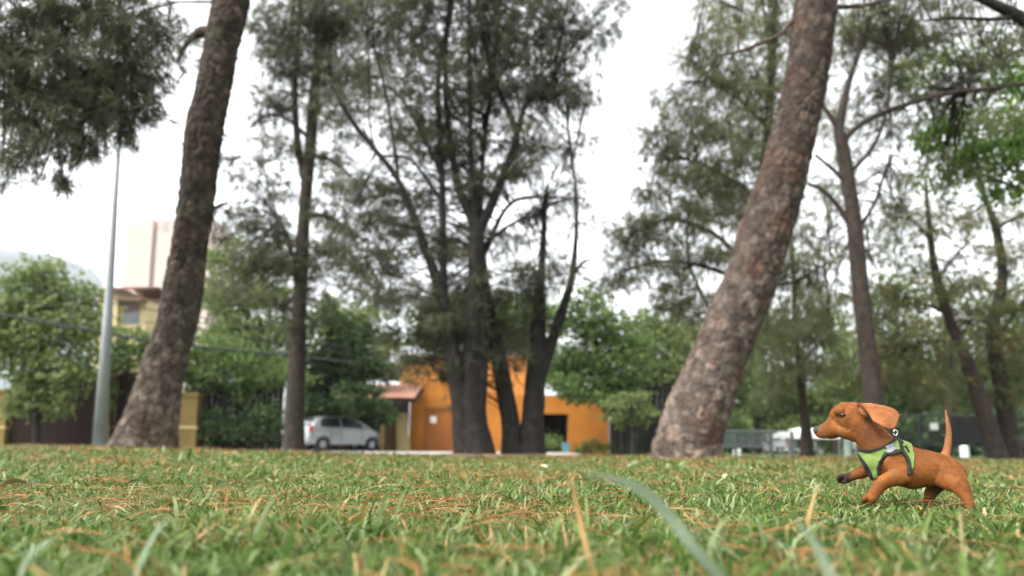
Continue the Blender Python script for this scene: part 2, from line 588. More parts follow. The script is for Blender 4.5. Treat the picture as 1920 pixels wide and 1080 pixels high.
pillar(-14, 15, 735, 27, 'ochre gate pillar cut by the left edge of the picture')
pillar(190, 215, 690, 27, 'tall ochre gate pillar right behind the steel lamp post')
pillar(336, 371, 742, 27, 'ochre gate pillar just right of the leaning grey pine')
board_gate(18, 186, 702, 27, 'dark brown board gate left of the steel lamp post')
board_gate(219, 332, 698, 27, 'dark brown board gate behind the foot of the grey pine')
board_gate(375, 530, 715, 28.5, 'dark brown board gate in shade behind the slim dark tree')


# ------------------------------------------------------------------ orange house
def orange_house():
    Y = 36.0
    g = gz(900, Y) + .06
    X = lambda px: P(px, 800, Y).x
    Z = lambda py, px=900: P(px, py, Y).z
    t = thing('orange_house', (X(955), Y, g), 'flat roofed orange house with an orange door behind the dark trees', 'house')
    th = .3
    zl = Z(718, 800)
    zr = Z(741, 1060)
    w = MB()
    xd0, xd1, zd = X(795), X(848), Z(765, 820)
    xe0, xe1, ze = X(1018), X(1066), Z(776, 1040)
    xA, xB, xC = X(768), X(905), X(1141)
    w.box(xA, xd0, Y, Y + th, g - .3, zl)
    w.box(xd0, xd1, Y, Y + th, zd, zl)
    w.box(xd1, xB, Y, Y + th, g - .3, zl)
    w.build('wall', M['orange'], t)
    w = MB()
    w.box(xB + .002, xe0, Y + .06, Y + th, g - .3, zr)
    w.box(xe0, xe1, Y + .06, Y + th, ze, zr)
    w.box(xe1, xC, Y + .06, Y + th, g - .3, zr)
    w.box(xC - .3, xC, Y + th, Y + 6, g - .3, zr)
    w.build('wall', M['orange'], t)
    MB().box(xB, xC, Y + .3, Y + 6, zr - .25, zr - .05).build('roof_slab', M['orange_pale'], t)
    MB().box(xA, xA + .3, Y + th + .002, Y + 6, g - .3, zl).build('wall', M['orange'], t)
    MB().box(xA + .3, xB, Y + th, Y + 6, zl - .25, zl - .05).build('roof_slab', M['orange_pale'], t)
    MB().box(xA - .06, xA + .62, Y - .1, Y + .5, Z(727, 780), Z(715, 780)).build('parapet_block', M['orange_pale'], t)
    # upper storey set back
    Y2 = Y + 3.6
    u0, u1, uz = P(750, 700, Y2).x, P(992, 700, Y2).x, P(870, 671, Y2).z
    MB().box(u0, u1, Y2, Y2 + 5, zl - .4, uz).build('upper_wall', M['orange_pale'], t)
    MB().box(u0 - .1, u1 + .1, Y2 - .1, Y2 + 5.1, uz + .001, uz + .12).build('coping', M['orange_pale'], t)
    # door with panels, frame and notice
    d = MB().box(xd0 + .05, xd1 - .05, Y + .12, Y + .18, g + .05, zd - .05).build('door', M['door'], t, bevel=.005)
    pw = (xd1 - xd0 - .1) / 2
    for i in range(2):
        for (a, b) in ((.15, .85), (.98, 1.75)):
            MB().box(xd0 + .05 + i * pw + .1, xd0 + .05 + (i + 1) * pw - .1, Y + .10, Y + .119, g + a, g + b).build('panel', M['door'], d, bevel=.006)
    f = MB()
    f.box(xd0, xd0 + .048, Y + .08, Y + .2, g, zd)
    f.box(xd1 - .048, xd1, Y + .08, Y + .2, g, zd)
    f.box(xd0 + .049, xd1 - .049, Y + .08, Y + .2, zd - .048, zd)
    f.build('door_frame', M['door'], t)
    MB().box(X(806), X(817.5), Y + .085, Y + .098, Z(793, 812), Z(780.5, 812)).build('notice', M['paper'], d)
    MB().tube([(xd1 - .18, Y + .11, g + 1.0), (xd1 - .18, Y + .04, g + 1.0)], [.025, .03], 8).build('handle', M['galv'], d)
    MB().box(xd0 - .15, xd1 + .15, Y - .35, Y - .001, g - .12, g + .05).build('doorstep', M['concrete'], t)
    # entrance recess: side walls, back wall, dark inner door
    MB().box(xe0 - .2, xe0 - .002, Y + th + .01, Y + 2.2, g - .1, ze + .2).build('recess_wall', M['orange'], t)
    MB().box(xe1 + .002, xe1 + .2, Y + th + .01, Y + 2.2, g - .1, ze + .2).build('recess_wall', M['orange'], t)
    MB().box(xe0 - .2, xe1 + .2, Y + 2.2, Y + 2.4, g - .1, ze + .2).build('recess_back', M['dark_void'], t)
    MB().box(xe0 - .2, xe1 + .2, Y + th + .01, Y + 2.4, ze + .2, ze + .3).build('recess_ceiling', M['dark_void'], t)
    e = MB().box(X(1024), X(1046), Y + 2.12, Y + 2.199, g, g + 2.1).build('inner_door', M['plank'], t)
    MB().box(xC - .02, xC + .16, Y + .03, Y + .4, g - .1, Z(770, 1140)).build('downpipe', M['galv'], t)
    # sloping pale buttress left of the door
    za = Z(776, 755)
    MB().prism([(X(752), g - .1), (X(776), g - .1), (X(766), za), (X(747), za)], Y - 1.0, Y - .8, 'y').build('buttress', M['cream'], t)
    # carport: tiled canopy on posts, dark back wall
    Yf = Y - 2.6
    xa, xb = P(630, 730, Yf).x, P(781, 730, Yf).x
    zf0, zb0 = P(720, 744, Yf).z, P(720, 712, Yf).z
    dpt = 3.0
    MB().prism([(Yf, zf0 - .12), (Yf + dpt, zb0 - .05), (Yf + dpt, zb0 - .17), (Yf, zf0 - .24)], xa, xb, 'x').build('canopy_deck', M['plank'], t)
    cb = MB()
    x = xa + .1
    while x < xb - .05:
        for k in range(7):
            y0, y1 = Yf - .05 + k * dpt / 7, Yf - .05 + (k + 1.15) * dpt / 7
            h0 = zf0 - .08 + (zb0 - zf0 + .07) * (k / 7) + .03
            h1 = zf0 - .08 + (zb0 - zf0 + .07) * ((k + 1.15) / 7)
            o = []
            for (yy, hh) in ((y0, h0), (y1, h1)):
                for q in range(5):
                    an = math.pi * q / 4
                    o.append((x + math.cos(an) * .1, yy, hh + math.sin(an) * .08))
            cb.add(o, [(q, q + 1, q + 6, q + 5) for q in range(4)] + [(0, 4, 3, 2, 1)])
        x += .21
    tag(cb.build('roof_tiles', M['tile'], t), kind='stuff')
    for px in (641, 717):
        q = P(px, 800, Yf + .2)
        MB().box(q.x - .09, q.x + .09, Yf + .12, Yf + .3, g - .2, zf0 - .25).build('post', M['ochre'], t)
    q0, q1 = P(540, 800, 38).x, P(768, 800, 38).x
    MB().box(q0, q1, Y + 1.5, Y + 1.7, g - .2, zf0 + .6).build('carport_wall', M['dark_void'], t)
    MB().box(P(722, 800, Y - .5).x, P(752, 800, Y - .5).x, Y - .6, Y - .4, g - .2, P(735, 782, Y - .5).z).build('side_wall', M['ochre'], t)


orange_house()


# bin by the entrance
def blue_bin():
    q = P(1061, 849, 31)
    z = gz(1061, 31) + .07
    t = thing('bin', (q.x, 31, z), 'small turquoise bin standing by the orange house entrance', 'bin')
    m = MB()
    m.add([(-.12, -.12, 0), (.12, -.12, 0), (.12, .12, 0), (-.12, .12, 0), (-.16, -.16, .42), (.16, -.16, .42), (.16, .16, .42), (-.16, .16, .42)],
          [(0, 3, 2, 1), (4, 5, 6, 7), (0, 1, 5, 4), (1, 2, 6, 5), (2, 3, 7, 6), (3, 0, 4, 7)])
    m.build('body', M['blue_plastic'], t, local=True, bevel=.01)
    MB().box(-.18, .18, -.18, .18, .421, .47).build('lid', M['blue_plastic'], t, local=True, bevel=.015)


blue_bin()


def dark_wall():
    Y = 34
    x0, x1 = P(1146, 800, Y).x, P(1262, 800, Y).x
    g = gz(1200, Y)
    t = thing('garden_fence', ((x0 + x1) / 2, Y, g), 'tall black board fence between orange house and red brown pine', 'fence')
    zt = P(1200, 716, Y).z
    n = round((x1 - x0) / .24)
    w = (x1 - x0) / n
    me = None
    for i in range(n):
        if me is None:
            o = MB().box(-w / 2 + .006, w / 2 - .006, -.02, .02, 0, zt - g).build('plank', M['dark_void'], t, local=True)
            me = o.data
        else:
            o = link('plank', me, None, t)
        o.location = (x0 + (i + .5) * w - t.location.x, rnd.uniform(-.008, .008), rnd.uniform(-.02, .02))
    for zz in (.4, 1.6, 2.7):
        MB().box(x0, x1, Y + .03, Y + .09, g + zz, g + zz + .09).build('rail', M['dark_void'], t)


dark_wall()


# ------------------------------------------------------------------ cars
def make_car(loc, rz, paint, label, group=None, roof=1.5):
    t = thing('parked_car', loc, label, 'car', group, rz)
    hw = .82
    wr, ax = .29, (.62, 3.05)                     # wheel radius, axle positions from the tail
    L = 3.75

    def arch(cx):
        return [(cx - .36 * math.cos(a), .30 + .36 * math.sin(a)) for a in np.linspace(0, math.pi, 9)]
    prof = [(0.03, .30)] + arch(ax[0]) + arch(ax[1]) + [(3.70, .28), (3.76, .42), (3.74, .62), (3.62, .76), (3.25, .90), (2.95, .99), (2.0, 1.0), (.9, 1.02), (.1, 1.0), (0.0, .82), (-.03, .55), (0.0, .38)]
    body = MB()
    n = len(prof)
    ys_ = [(-hw + .05, .985), (-hw, 1), (hw, 1), (hw - .05, .985)]
    v = []
    for (y, s) in ((-hw + .03, 0), (-hw, 1), (hw, 1), (hw - .03, 0)):
        for (x, z) in prof:
            k = .0 if s else .02
            v.append((x + (k if x < 1.8 else -k) - 1.87, y * (.94 if x > 3.4 or x < .1 else 1.0), z - k * (1 if z > .5 else -0.2)))
    f = [tuple(range(n))[::-1], tuple(range(3 * n, 4 * n))]
    for r_ in range(3):
        f += [(r_ * n + i, r_ * n + (i + 1) % n, (r_ + 1) * n + (i + 1) % n, (r_ + 1) * n + i) for i in range(n)]
    body.add(v, f)
    b = body.build('body', paint, t, local=True, bevel=.025)
    # cabin: roof and pillars with tumblehome
    gp = [(.10, 1.0), (.22, 1.22), (.40, 1.42), (.62, 1.48), (1.3, roof), (1.9, roof - .02), (2.25, 1.42), (2.7, 1.2), (3.06, .985)]

    def gw(z):
        return hw - .05 - .20 * max(0, z - .98) / .55
    cab = MB()
    m_ = len(gp)
    cab.add([(x - 1.87, -gw(z), z) for x, z in gp] + [(x - 1.87, gw(z), z) for x, z in gp],
            [tuple(range(m_))[::-1], tuple(range(m_, 2 * m_))] + [(i, (i + 1) % m_, m_ + (i + 1) % m_, m_ + i) for i in range(m_)])
    c = cab.build('roof', paint, t, local=True, bevel=.04)

    def side_glass(name, pts, s):
        vv = [(x - 1.87, s * (gw(z) + .006), z) for x, z in pts] + [(x - 1.87, s * (gw(z) - .03), z) for x, z in pts]
        k = len(pts)
        MB().add(vv, [tuple(range(k)), tuple(range(k, 2 * k))[::-1]] + [(i, (i + 1) % k, k + (i + 1) % k, k + i) for i in range(k)]).build(name, M['glass'], c, local=True)
    for s in (-1, 1):
        side_glass('side_window', [(.50, 1.04), (1.46, 1.02), (1.46, 1.45), (.72, 1.43), (.54, 1.32)], s)
        side_glass('side_window', [(1.53, 1.02), (2.86, 1.01), (2.66, 1.14), (2.24, 1.38), (1.98, 1.44), (1.53, 1.45)], s)
    # rear and front glass follow the hatch and the windscreen

    def end_glass(name, a, bq, off):
        (xa, za), (xb, zb) = a, bq
        wa, wb = gw(za) - .12, gw(zb) - .12
        d = Vector((zb - za, 0, -(xb - xa))).normalized() * off
        q = [(xa - 1.87 + d.x, -wa, za + d.z), (xa - 1.87 + d.x, wa, za + d.z), (xb - 1.87 + d.x, wb, zb + d.z), (xb - 1.87 + d.x, -wb, zb + d.z)]
        q += [(x - d.x * 3, y, z - d.z * 3) for x, y, z in q]
        MB().add(q, [(0, 1, 2, 3), (7, 6, 5, 4), (0, 4, 5, 1), (1, 5, 6, 2), (2, 6, 7, 3), (3, 7, 4, 0)]).build(name, M['glass'], c, local=True)
    end_glass('rear_window', (.155, 1.10), (.36, 1.38), -.012)
    end_glass('rear_window_top', (.372, 1.395), (.41, 1.428), -.012) if False else None
    end_glass('windscreen', (2.95, 1.05), (2.32, 1.385), -.012) if False else end_glass('windscreen', (2.32, 1.385), (2.95, 1.05), -.012)
    for s in (-1, 1):
        MB().box(-.015, .10, s * hw - .14 if s > 0 else -hw - .012, s * hw + .012 if s > 0 else -hw + .14, .78, 1.06).build('tail_light', M['red_light'], b, local=True, bevel=.02).location = (-1.87, 0, 0)
        MB().box(3.52, 3.72, s * .5 if s > 0 else -.76, .76 if s > 0 else -.5, .62, .78).build('headlight', M['plate'], b, local=True, bevel=.03).location = (-1.87, 0, 0)
        mi = MB().box(2.48, 2.62, s * .80 if s > 0 else -.96, .96 if s > 0 else -.80, 1.02, 1.14).build('mirror', paint, b, local=True, bevel=.03)
        mi.location = (-1.87, 0, 0)
        for hx in (1.15, 1.95):
            MB().box(hx, hx + .18, s * (hw + .02) if s > 0 else -hw - .03, s * (hw + .03) if s > 0 else -hw - .004, .87, .90).build('door_handle', paint, b, local=True).location = (-1.87, 0, 0)
        for hx in (.98, 1.46, 2.5):
            MB().box(hx, hx + .012, s * hw - .004 if s > 0 else -hw - .003, s * hw + .003 if s > 0 else -hw + .004, .40, .98).build('door_gap', M['black_paint'], b, local=True).location = (-1.87, 0, 0)
    MB().box(-.06, .02, -.62, .62, .34, .52).build('rear_bumper', paint, b, local=True, bevel=.03).location = (-1.87, 0, 0)
    MB().box(-.045, -.03, -.25, .25, .66, .78).build('number_plate', M['plate'], b, local=True).location = (-1.87, 0, 0)
    for a in ax:
        for s in (-1, 1):
            w = MB()
            rings = [(.16, -.09), (.20, -.1), (wr - .02, -.1), (wr, -.07), (wr, .07), (wr - .02, .1), (.20, .1), (.16, .09)]
            k = 20
            vv, ff = [], []
            for (r_, y) in rings:
                for j in range(k):
                    an = 2 * math.pi * j / k
                    vv.append((r_ * math.cos(an), y, r_ * math.sin(an)))
            for i in range(len(rings)):
                for j in range(k):
                    i2 = (i + 1) % len(rings)
                    ff.append((i * k + j, i * k + (j + 1) % k, i2 * k + (j + 1) % k, i2 * k + j))
            wo = w.add(vv, ff).build('wheel', M['rubber'], t, local=True, smooth=True)
            wo.location = (a - 1.87, s * (hw - .11), wr)
            rm = MB()
            for j in range(7):
                an = 2 * math.pi * j / 7
                rm.tube([(.03 * math.cos(an), s * .085, .03 * math.sin(an)), (.18 * math.cos(an), s * .075, .18 * math.sin(an))], [.035, .03], 6)
            rm.tube([(0, s * .05, 0), (0, s * .10, 0)], [.05, .045], 10)
            rm.tube([(0, -s * .02, 0), (0, s * .045, 0)], [.185, .185], 20)
            rm.build('rim', M['rim'], wo, local=True)
    return t


car_q = P(636, 850, 33.2)
make_car((car_q.x, 33.2, float(terr(car_q.x, 33.2)) + .072), R(43), M['silver'], 'silver hatchback parked in front of the carport beside the dark tree')
for (px, Y, rz, mt, lab) in ((1428, 60, 175, M['car_white'], 'white car behind the grey railing right of the big pine'),
                             (1705, 64, 5, M['car_white'], 'white car parked beyond the mesh fence above the puppy'),
                             (1915, 46, 190, M['car_blue'], 'blue car at right edge behind the mesh fence')):
    q = P(px, 850, Y)
    make_car((q.x, Y, float(terr(q.x, Y)) - .02), R(rz), mt, lab, 'cars parked beyond the fences')


# ------------------------------------------------------------------ lamp post and cables
def lamp_post():
    Y = 14
    b_, top = P(186, 844, Y), P(226, 215, Y)
    z0 = float(terr(b_.x, Y)) - .1
    t = thing('lamp_post', (b_.x, Y, z0), 'tapered grey steel lamp post at the lawn edge on the left', 'lamp post')
    d = (top - b_) / (top.z - b_.z)
    zt = 8.6
    pts = [b_ + d * (z - b_.z) for z in (z0, z0 + 2.5, z0 + 5, zt)]
    MB().tube(pts, [.125, .082, .05, .035], 12).build('pole', M['galv'], t, smooth=True)
    e = pts[-1]
    MB().tube([e + Vector((0, 0, -.05)), e + Vector((.3, 0, .35)), e + Vector((1.0, 0, .55)), e + Vector((1.7, 0, .55))], [.04, .035, .03, .03], 8).build('arm', M['galv'], t, smooth=True)
    h = e + Vector((1.95, 0, .55))
    m = MB()
    m.tube([h + Vector((-.3, 0, 0)), h + Vector((-.15, 0, .02)), h + Vector((.15, 0, .02)), h + Vector((.35, 0, 0))], [.04, .11, .12, .05], 10)
    m.build('lamp_head', M['galv'], t, smooth=True)
    MB().box(pts[0].x - .19, pts[0].x + .19, Y - .19, Y + .19, z0, z0 + .12).build('base_plate', M['galv'], t, bevel=.01)


lamp_post()


def cable(pts, r, label):
    q = [P(*a) for a in pts]
    out = []
    for i in range(len(q) - 1):
        for k in range(8):
            s = k / 8
            out.append(q[i].lerp(q[i + 1], s))
    out.append(q[-1])
    o = MB().tube(out, [r] * len(out), 6).build('overhead_cable', M['cable'], smooth=True)
    tag(o, label, 'cable', 'overhead cables on the left')


cable([(-260, 535, 22), (-60, 577, 22), (120, 611, 23), (275, 638, 24), (400, 653, 25), (560, 668, 28), (752, 690, 39.5)], .042, 'thick black overhead cable, lowest and boldest of those on the left')
cable([(-260, 465, 22), (-60, 515, 22), (90, 546, 23), (230, 572, 24), (380, 596, 25), (560, 630, 28), (752, 676, 39.5)], .018, 'thin overhead cable crossing high over the left green tree')
cable([(-260, 505, 22), (-60, 546, 22), (90, 574, 23), (230, 598, 24), (380, 618, 25), (560, 648, 28), (752, 682, 39.5)], .014, 'thin middle overhead cable between the thick cable and the top one')


# ------------------------------------------------------------------ right-hand fences and far clutter
def railing():
    Y = 25
    t0, t1 = P(1352, 808, Y), P(1488, 808, Y)
    g = float(terr((t0.x + t1.x) / 2, Y))
    t = thing('metal_railing', ((t0.x + t1.x) / 2, Y, g), 'low grey metal railing with horizontal bars right of big pine', 'railing')
    zt, zb = t0.z, P(1420, 838, Y).z
    x0, x1 = t0.x - 2.2, t1.x
    me = None
    for i in range(8):
        z = zb + (zt - zb) * i / 7
        r = .035 if i in (0, 7) else .02
        MB().tube([(x0, Y, z), (x1, Y, z)], [r, r], 6).build('rail', M['steel_grey'], t)
    for px in (1340, 1380, 1447, 1487):
        x = P(px, 820, Y).x
        MB().box(x - .045, x + .045, Y + .035, Y + .12, g - .05, zt + .03).build('post', M['steel_grey'], t)


def mesh_fence():
    Y = 24
    a, b = P(1672, 776, Y), P(2080, 776, Y)
    g = float(terr(a.x, Y))
    t = thing('mesh_fence', ((a.x + b.x) / 2, Y, g), 'dark fence of thin horizontal wires behind the puppy', 'fence')
    zt, zb = P(1800, 779, Y).z, P(1800, 834, Y).z
    for i in range(12):
        z = zb + (zt - zb) * i / 11
        r = .03 if i in (0, 11) else .014
        MB().tube([(a.x, Y, z), (b.x, Y, z)], [r, r], 5).build('wire', M['mesh_dark'], t)
    px = 1672
    while px < 2090:
        x = P(px, 820, Y).x
        MB().box(x - .035, x + .035, Y + .03, Y + .1, g - .05, zt + .02).build('post', M['mesh_dark'], t)
        px += 58
    p = MB().box(P(1788, 800, Y).x, P(1848, 800, Y).x, Y - .075, Y - .032, P(1815, 831, Y).z, P(1815, 780, Y).z)
    p.build('black_panel', M['black_paint'], t, bevel=.01)
    MB().box(P(1743, 800, Y).x, P(1757, 800, Y).x, Y - .06, Y - .032, P(1750, 806, Y).z, P(1750, 793, Y).z).build('white_plate', M['white'], t)


railing()
mesh_fence()


def awning(xa, xb, ytop, yb, Y, label):
    a, b = P(xa, ytop, Y), P(xb, ytop, Y)
    zb = P(xa, yb, Y).z
    g = float(terr(a.x, Y))
    t = thing('market_awning', ((a.x + b.x) / 2, Y, g), label, 'awning')
    m = MB()
    xm, d = (a.x + b.x) / 2, 3.0
    m.add([(a.x, Y, zb), (b.x, Y, zb), (b.x, Y + d, zb), (a.x, Y + d, zb), (xm, Y + d / 2, a.z + .05),
           (a.x, Y, zb - .3), (b.x, Y, zb - .3), (b.x, Y + d, zb - .3), (a.x, Y + d, zb - .3)],
          [(0, 1, 4), (1, 2, 4), (2, 3, 4), (3, 0, 4), (0, 5, 6, 1), (1, 6, 7, 2), (2, 7, 8, 3), (3, 8, 5, 0)])
    m.build('canopy', M['white_cloth'], t)
    for x in (a.x + .05, b.x - .05):
        for y in (Y + .05, Y + d - .05):
            MB().tube([(x, y, g - .05), (x, y, zb - .02)], [.03, .03], 6).build('pole', M['galv'], t)


awning(1478, 1575, 800, 812, 44, 'white canvas awning far behind the puppy nose')
awning(1640, 1745, 822, 830, 46, 'low white canvas awning far behind the puppy harness')


def bollard(px, ytop, Y, w, mat, name, label, cat, group=None):
    q = P(px, ytop, Y)
    g = float(terr(q.x, Y)) - .05
    t = thing(name, (q.x, Y, g), label, cat, group)
    r = w * mpp(px, ytop, Y) / 2
    h = q.z - g
    MB().tube([(0, 0, 0), (0, 0, h - .06)], [r, r], 12).build('post', mat, t, local=True, smooth=False)
    MB().tube([(0, 0, h - .06), (0, 0, h - .03), (0, 0, h)], [r * 1.08, r * 1.08, r * .5], 12).build('cap', mat, t, local=True)


bollard(1588, 824, 22, 13, M['green_post'], 'metal_post', 'pale green metal post behind the puppy neck', 'post')
bollard(1808, 836, 26, 15, M['white'], 'bollard', 'white bollard under the black fence panel', 'bollard', 'white bollards by the fence')
bollard(1866, 838, 26, 14, M['white'], 'bollard', 'white bollard right of the black fence panel', 'bollard', 'white bollards by the fence')
bollard(1382, 842, 27, 15, M['white'], 'bollard', 'white bollard at the foot of the grey railing', 'bollard', 'white bollards by the fence')


# ------------------------------------------------------------------ trees
def catmull(pts, n):
    """pts: list of lists of floats, resampled to n rows"""
    a = np.array(pts, float)
    a = np.vstack([2 * a[0] - a[1], a, 2 * a[-1] - a[-2]])
    m = len(a) - 3
    out = []
    for k in range(n):
        t = k / (n - 1) * m
        i = min(int(t), m - 1)
        s = t - i
        p0, p1, p2, p3 = a[i], a[i + 1], a[i + 2], a[i + 3]
        out.append(.5 * (2 * p1 + (p2 - p0) * s + (2 * p0 - 5 * p1 + 4 * p2 - p3) * s * s + (3 * p1 - p0 - 3 * p2 + p3) * s ** 3))
    return np.array(out)


def stem_rows(pix, Y, n):
    """pixel polyline (px, py, width[, dY]) -> rows of x, y, z, radius"""
    w = []
    for q in pix:
        dY = q[3] if len(q) > 3 else 0
        p = P(q[0], q[1], Y + dY)
        w.append((p.x, p.y, p.z, q[2] * mpp(q[0], q[1], Y + dY) / 2))
    return catmull(w, n)


def bark_tube(name, rows, mat, parent, sides, amp, plate, flare=0, seed=0, big_bark=False):
    """trunk surface with bark plates as real relief and lobed roots at the foot"""
    n = len(rows)
    co = np.zeros((n * sides, 3))
    pl, height_tone = np.full(n * sides, .45), np.zeros(n * sides)
    zb = rows[0][2]
    for i in range(n):
        c = Vector(rows[i][:3])
        d = (Vector(rows[min(i + 1, n - 1)][:3]) - Vector(rows[max(i - 1, 0)][:3])).normalized()
        a = d.cross(Vector((0, 1, 0))).normalized()
        b = a.cross(d)
        r = max(rows[i][3], .004)
        hgt = c.z - zb
        for k in range(sides):
            t = 2 * math.pi * k / sides
            o = a * math.cos(t) + b * math.sin(t)
            rr = r
            if flare:
                rr *= 1 + flare * math.exp(-max(hgt, 0) / .18) * (.5 + .5 * math.sin(3 * t + seed + math.sin(2 * t + seed)))
            q = c + o * rr
            if amp:
                s = Vector((q.x * plate, q.y * plate, q.z * plate * .8)) + Vector((seed, 0, 0))
                s = s + noise.noise_vector(s * 1.6) * .35
                dist, pt = noise.voronoi(s)
                e = min((dist[1] - dist[0]) * 4.0, 1)
                hsh = abs(math.sin(pt[0].x * 12.99 + pt[0].y * 78.23 + pt[0].z * 37.7) * 43758.5) % 1
                pl[i * sides + k] = hsh * (.35 + .65 * e) if big_bark else .45 + .3 * (hsh - .5)
                e = e * (.55 + .75 * hsh)
                e2 = noise.noise(s * 3.1)
                e3 = noise.noise(Vector((q.x * 2.2, q.y * 2.2, q.z * 1.1 + seed)))
                q = q + o * (amp * (e - .55 + .45 * e2) + amp * 1.3 * e3)
            co[i * sides + k] = q
            height_tone[i * sides + k] = min(max(hgt, 0) / 5.0, 1) if big_bark else .35
    idx = np.arange(n * sides).reshape(n, sides)
    nx = np.roll(idx, -1, 1)
    q = np.stack([idx[:-1], nx[:-1], nx[1:], idx[1:]], -1).reshape(-1, 4)
    flat = np.r_[q.ravel(), idx[-1]]
    sz = np.r_[np.full(len(q), 4), sides]
    return np_mesh(name, co, flat, sz, mat, parent, {'plate': pl, 'height_tone': height_tone}, smooth=True)


def foliage(parent, ells, Y, mat, limbs, kind='needle', dens=900, size=.25, seed=1, twig_mat=None, name='foliage', width=None, deep=.8, subs=1.0, droop=.5):
    """leaves or needles in ragged sprays inside ellipsoids; thin twigs tie every spray to the nearest limb"""
    g = np.random.default_rng(seed)
    limb = np.vstack(limbs) if limbs else None
    B, D, T, U = [], [], [], []
    tw = MB()
    for e in ells:
        px, py, rx, ry = e[:4]
        dY = e[4] if len(e) > 4 else 0
        dk = e[5] if len(e) > 5 else 1
        c = np.array(P(px, py, Y + dY))
        m = mpp(px, py, Y + dY)
        rad = np.array([rx * m, min(rx, ry * 1.6) * m * deep, ry * m])
        area = math.pi * rad[0] * rad[2]
        ns = max(5, int(subs * (4 + 6 * area)))
        v = g.normal(size=(ns, 3))
        v /= np.linalg.norm(v, axis=1)[:, None]
        S = c + v * (g.random((ns, 1)) ** .45) * rad
        tint_s = g.random(ns)
        if limb is not None:
            for i in range(ns):
                dd = limb[:, :3] - S[i]
                dd[:, 2] *= .8
                j = int(g.choice(np.argsort((dd ** 2).sum(1))[:12]))
                a, b = Vector(limb[j][:3]), Vector(S[i])
                L = (b - a).length
                if L > 3.5:
                    continue
                mid = a.lerp(b, .5) + Vector((0, 0, .10 * L))
                tw.tube([a, mid, b], [min(.008 + .004 * L, .022), .006 + .002 * L, .003], 4, cap=False)
        sig = .62 * min(rad[0], rad[2]) / (ns ** .17)
        if kind == 'needle':
            per = 9
            nt = max(3, int(2.4 * dens * area * dk / per))
            k = g.integers(0, ns, nt)
            tc = S[k] + g.normal(size=(nt, 3)) * np.array([1.3, 1.1, .62]) * sig
            ax = g.normal(size=(nt, 3)) * .5 + (tc - c) / (np.linalg.norm(tc - c, axis=1)[:, None] + .05) * .7
            tc = np.repeat(tc, per, 0)
            d = np.repeat(ax, per, 0) + g.normal(size=(nt * per, 3)) * .55
            d[:, 2] -= droop
            d /= np.linalg.norm(d, axis=1)[:, None]
            Ln = size * g.uniform(.55, 1.45, nt * per)
            B.append(tc + g.normal(size=tc.shape) * .02)
            D.append(d * Ln[:, None])
            T.append(np.clip(np.repeat(.55 * tint_s[k] + .3 * g.random(nt), per) + .15 * g.random(nt * per), 0, 1))
            U.append(np.full(nt * per, (width or size * .058)))
        else:
            nt = max(8, int(1.75 * dens * area * dk))
            k = g.integers(0, ns, nt)
            tc = S[k] + g.normal(size=(nt, 3)) * np.array([1.3, 1.2, .7]) * sig
            d = g.normal(size=(nt, 3))
            d[:, 2] -= .35
            d /= np.linalg.norm(d, axis=1)[:, None]
            Ln = size * g.uniform(.6, 1.3, nt)
            B.append(tc)
            D.append(d * Ln[:, None])
            T.append(np.clip(.55 * tint_s[k] + .45 * g.random(nt), 0, 1))
            U.append(Ln * .28)
    B, D, T, U = np.vstack(B), np.vstack(D), np.concatenate(T), np.concatenate(U)
    n = len(B)
    rv = g.normal(size=(n, 3))
    side = np.cross(D, rv)
    side /= np.linalg.norm(side, axis=1)[:, None] + 1e-9
    side *= U[:, None]
    if kind == 'needle':
        co = np.empty((n, 3, 3))
        co[:, 0], co[:, 1], co[:, 2] = B - side * .5, B + side * .5, B + D
        per = 3
    else:
        nrm = np.cross(D, side)
        nrm /= np.linalg.norm(nrm, axis=1)[:, None] + 1e-9
        co = np.empty((n, 4, 3))
        co[:, 0], co[:, 2] = B, B + D
        co[:, 1], co[:, 3] = B + D * .45 + side + nrm * U[:, None] * .35, B + D * .45 - side + nrm * U[:, None] * .35
        per = 4
    o = np_mesh(name, co.reshape(-1, 3), np.arange(n * per), np.full(n, per), mat, parent, {'tint': np.repeat(T, per)})
    o['kind'] = 'stuff'
    if tw.v and twig_mat is not None:
        w = tw.build('twigs', twig_mat, parent, fix=False, smooth=True)
        w['kind'] = 'stuff'
    return n


TRI = 0


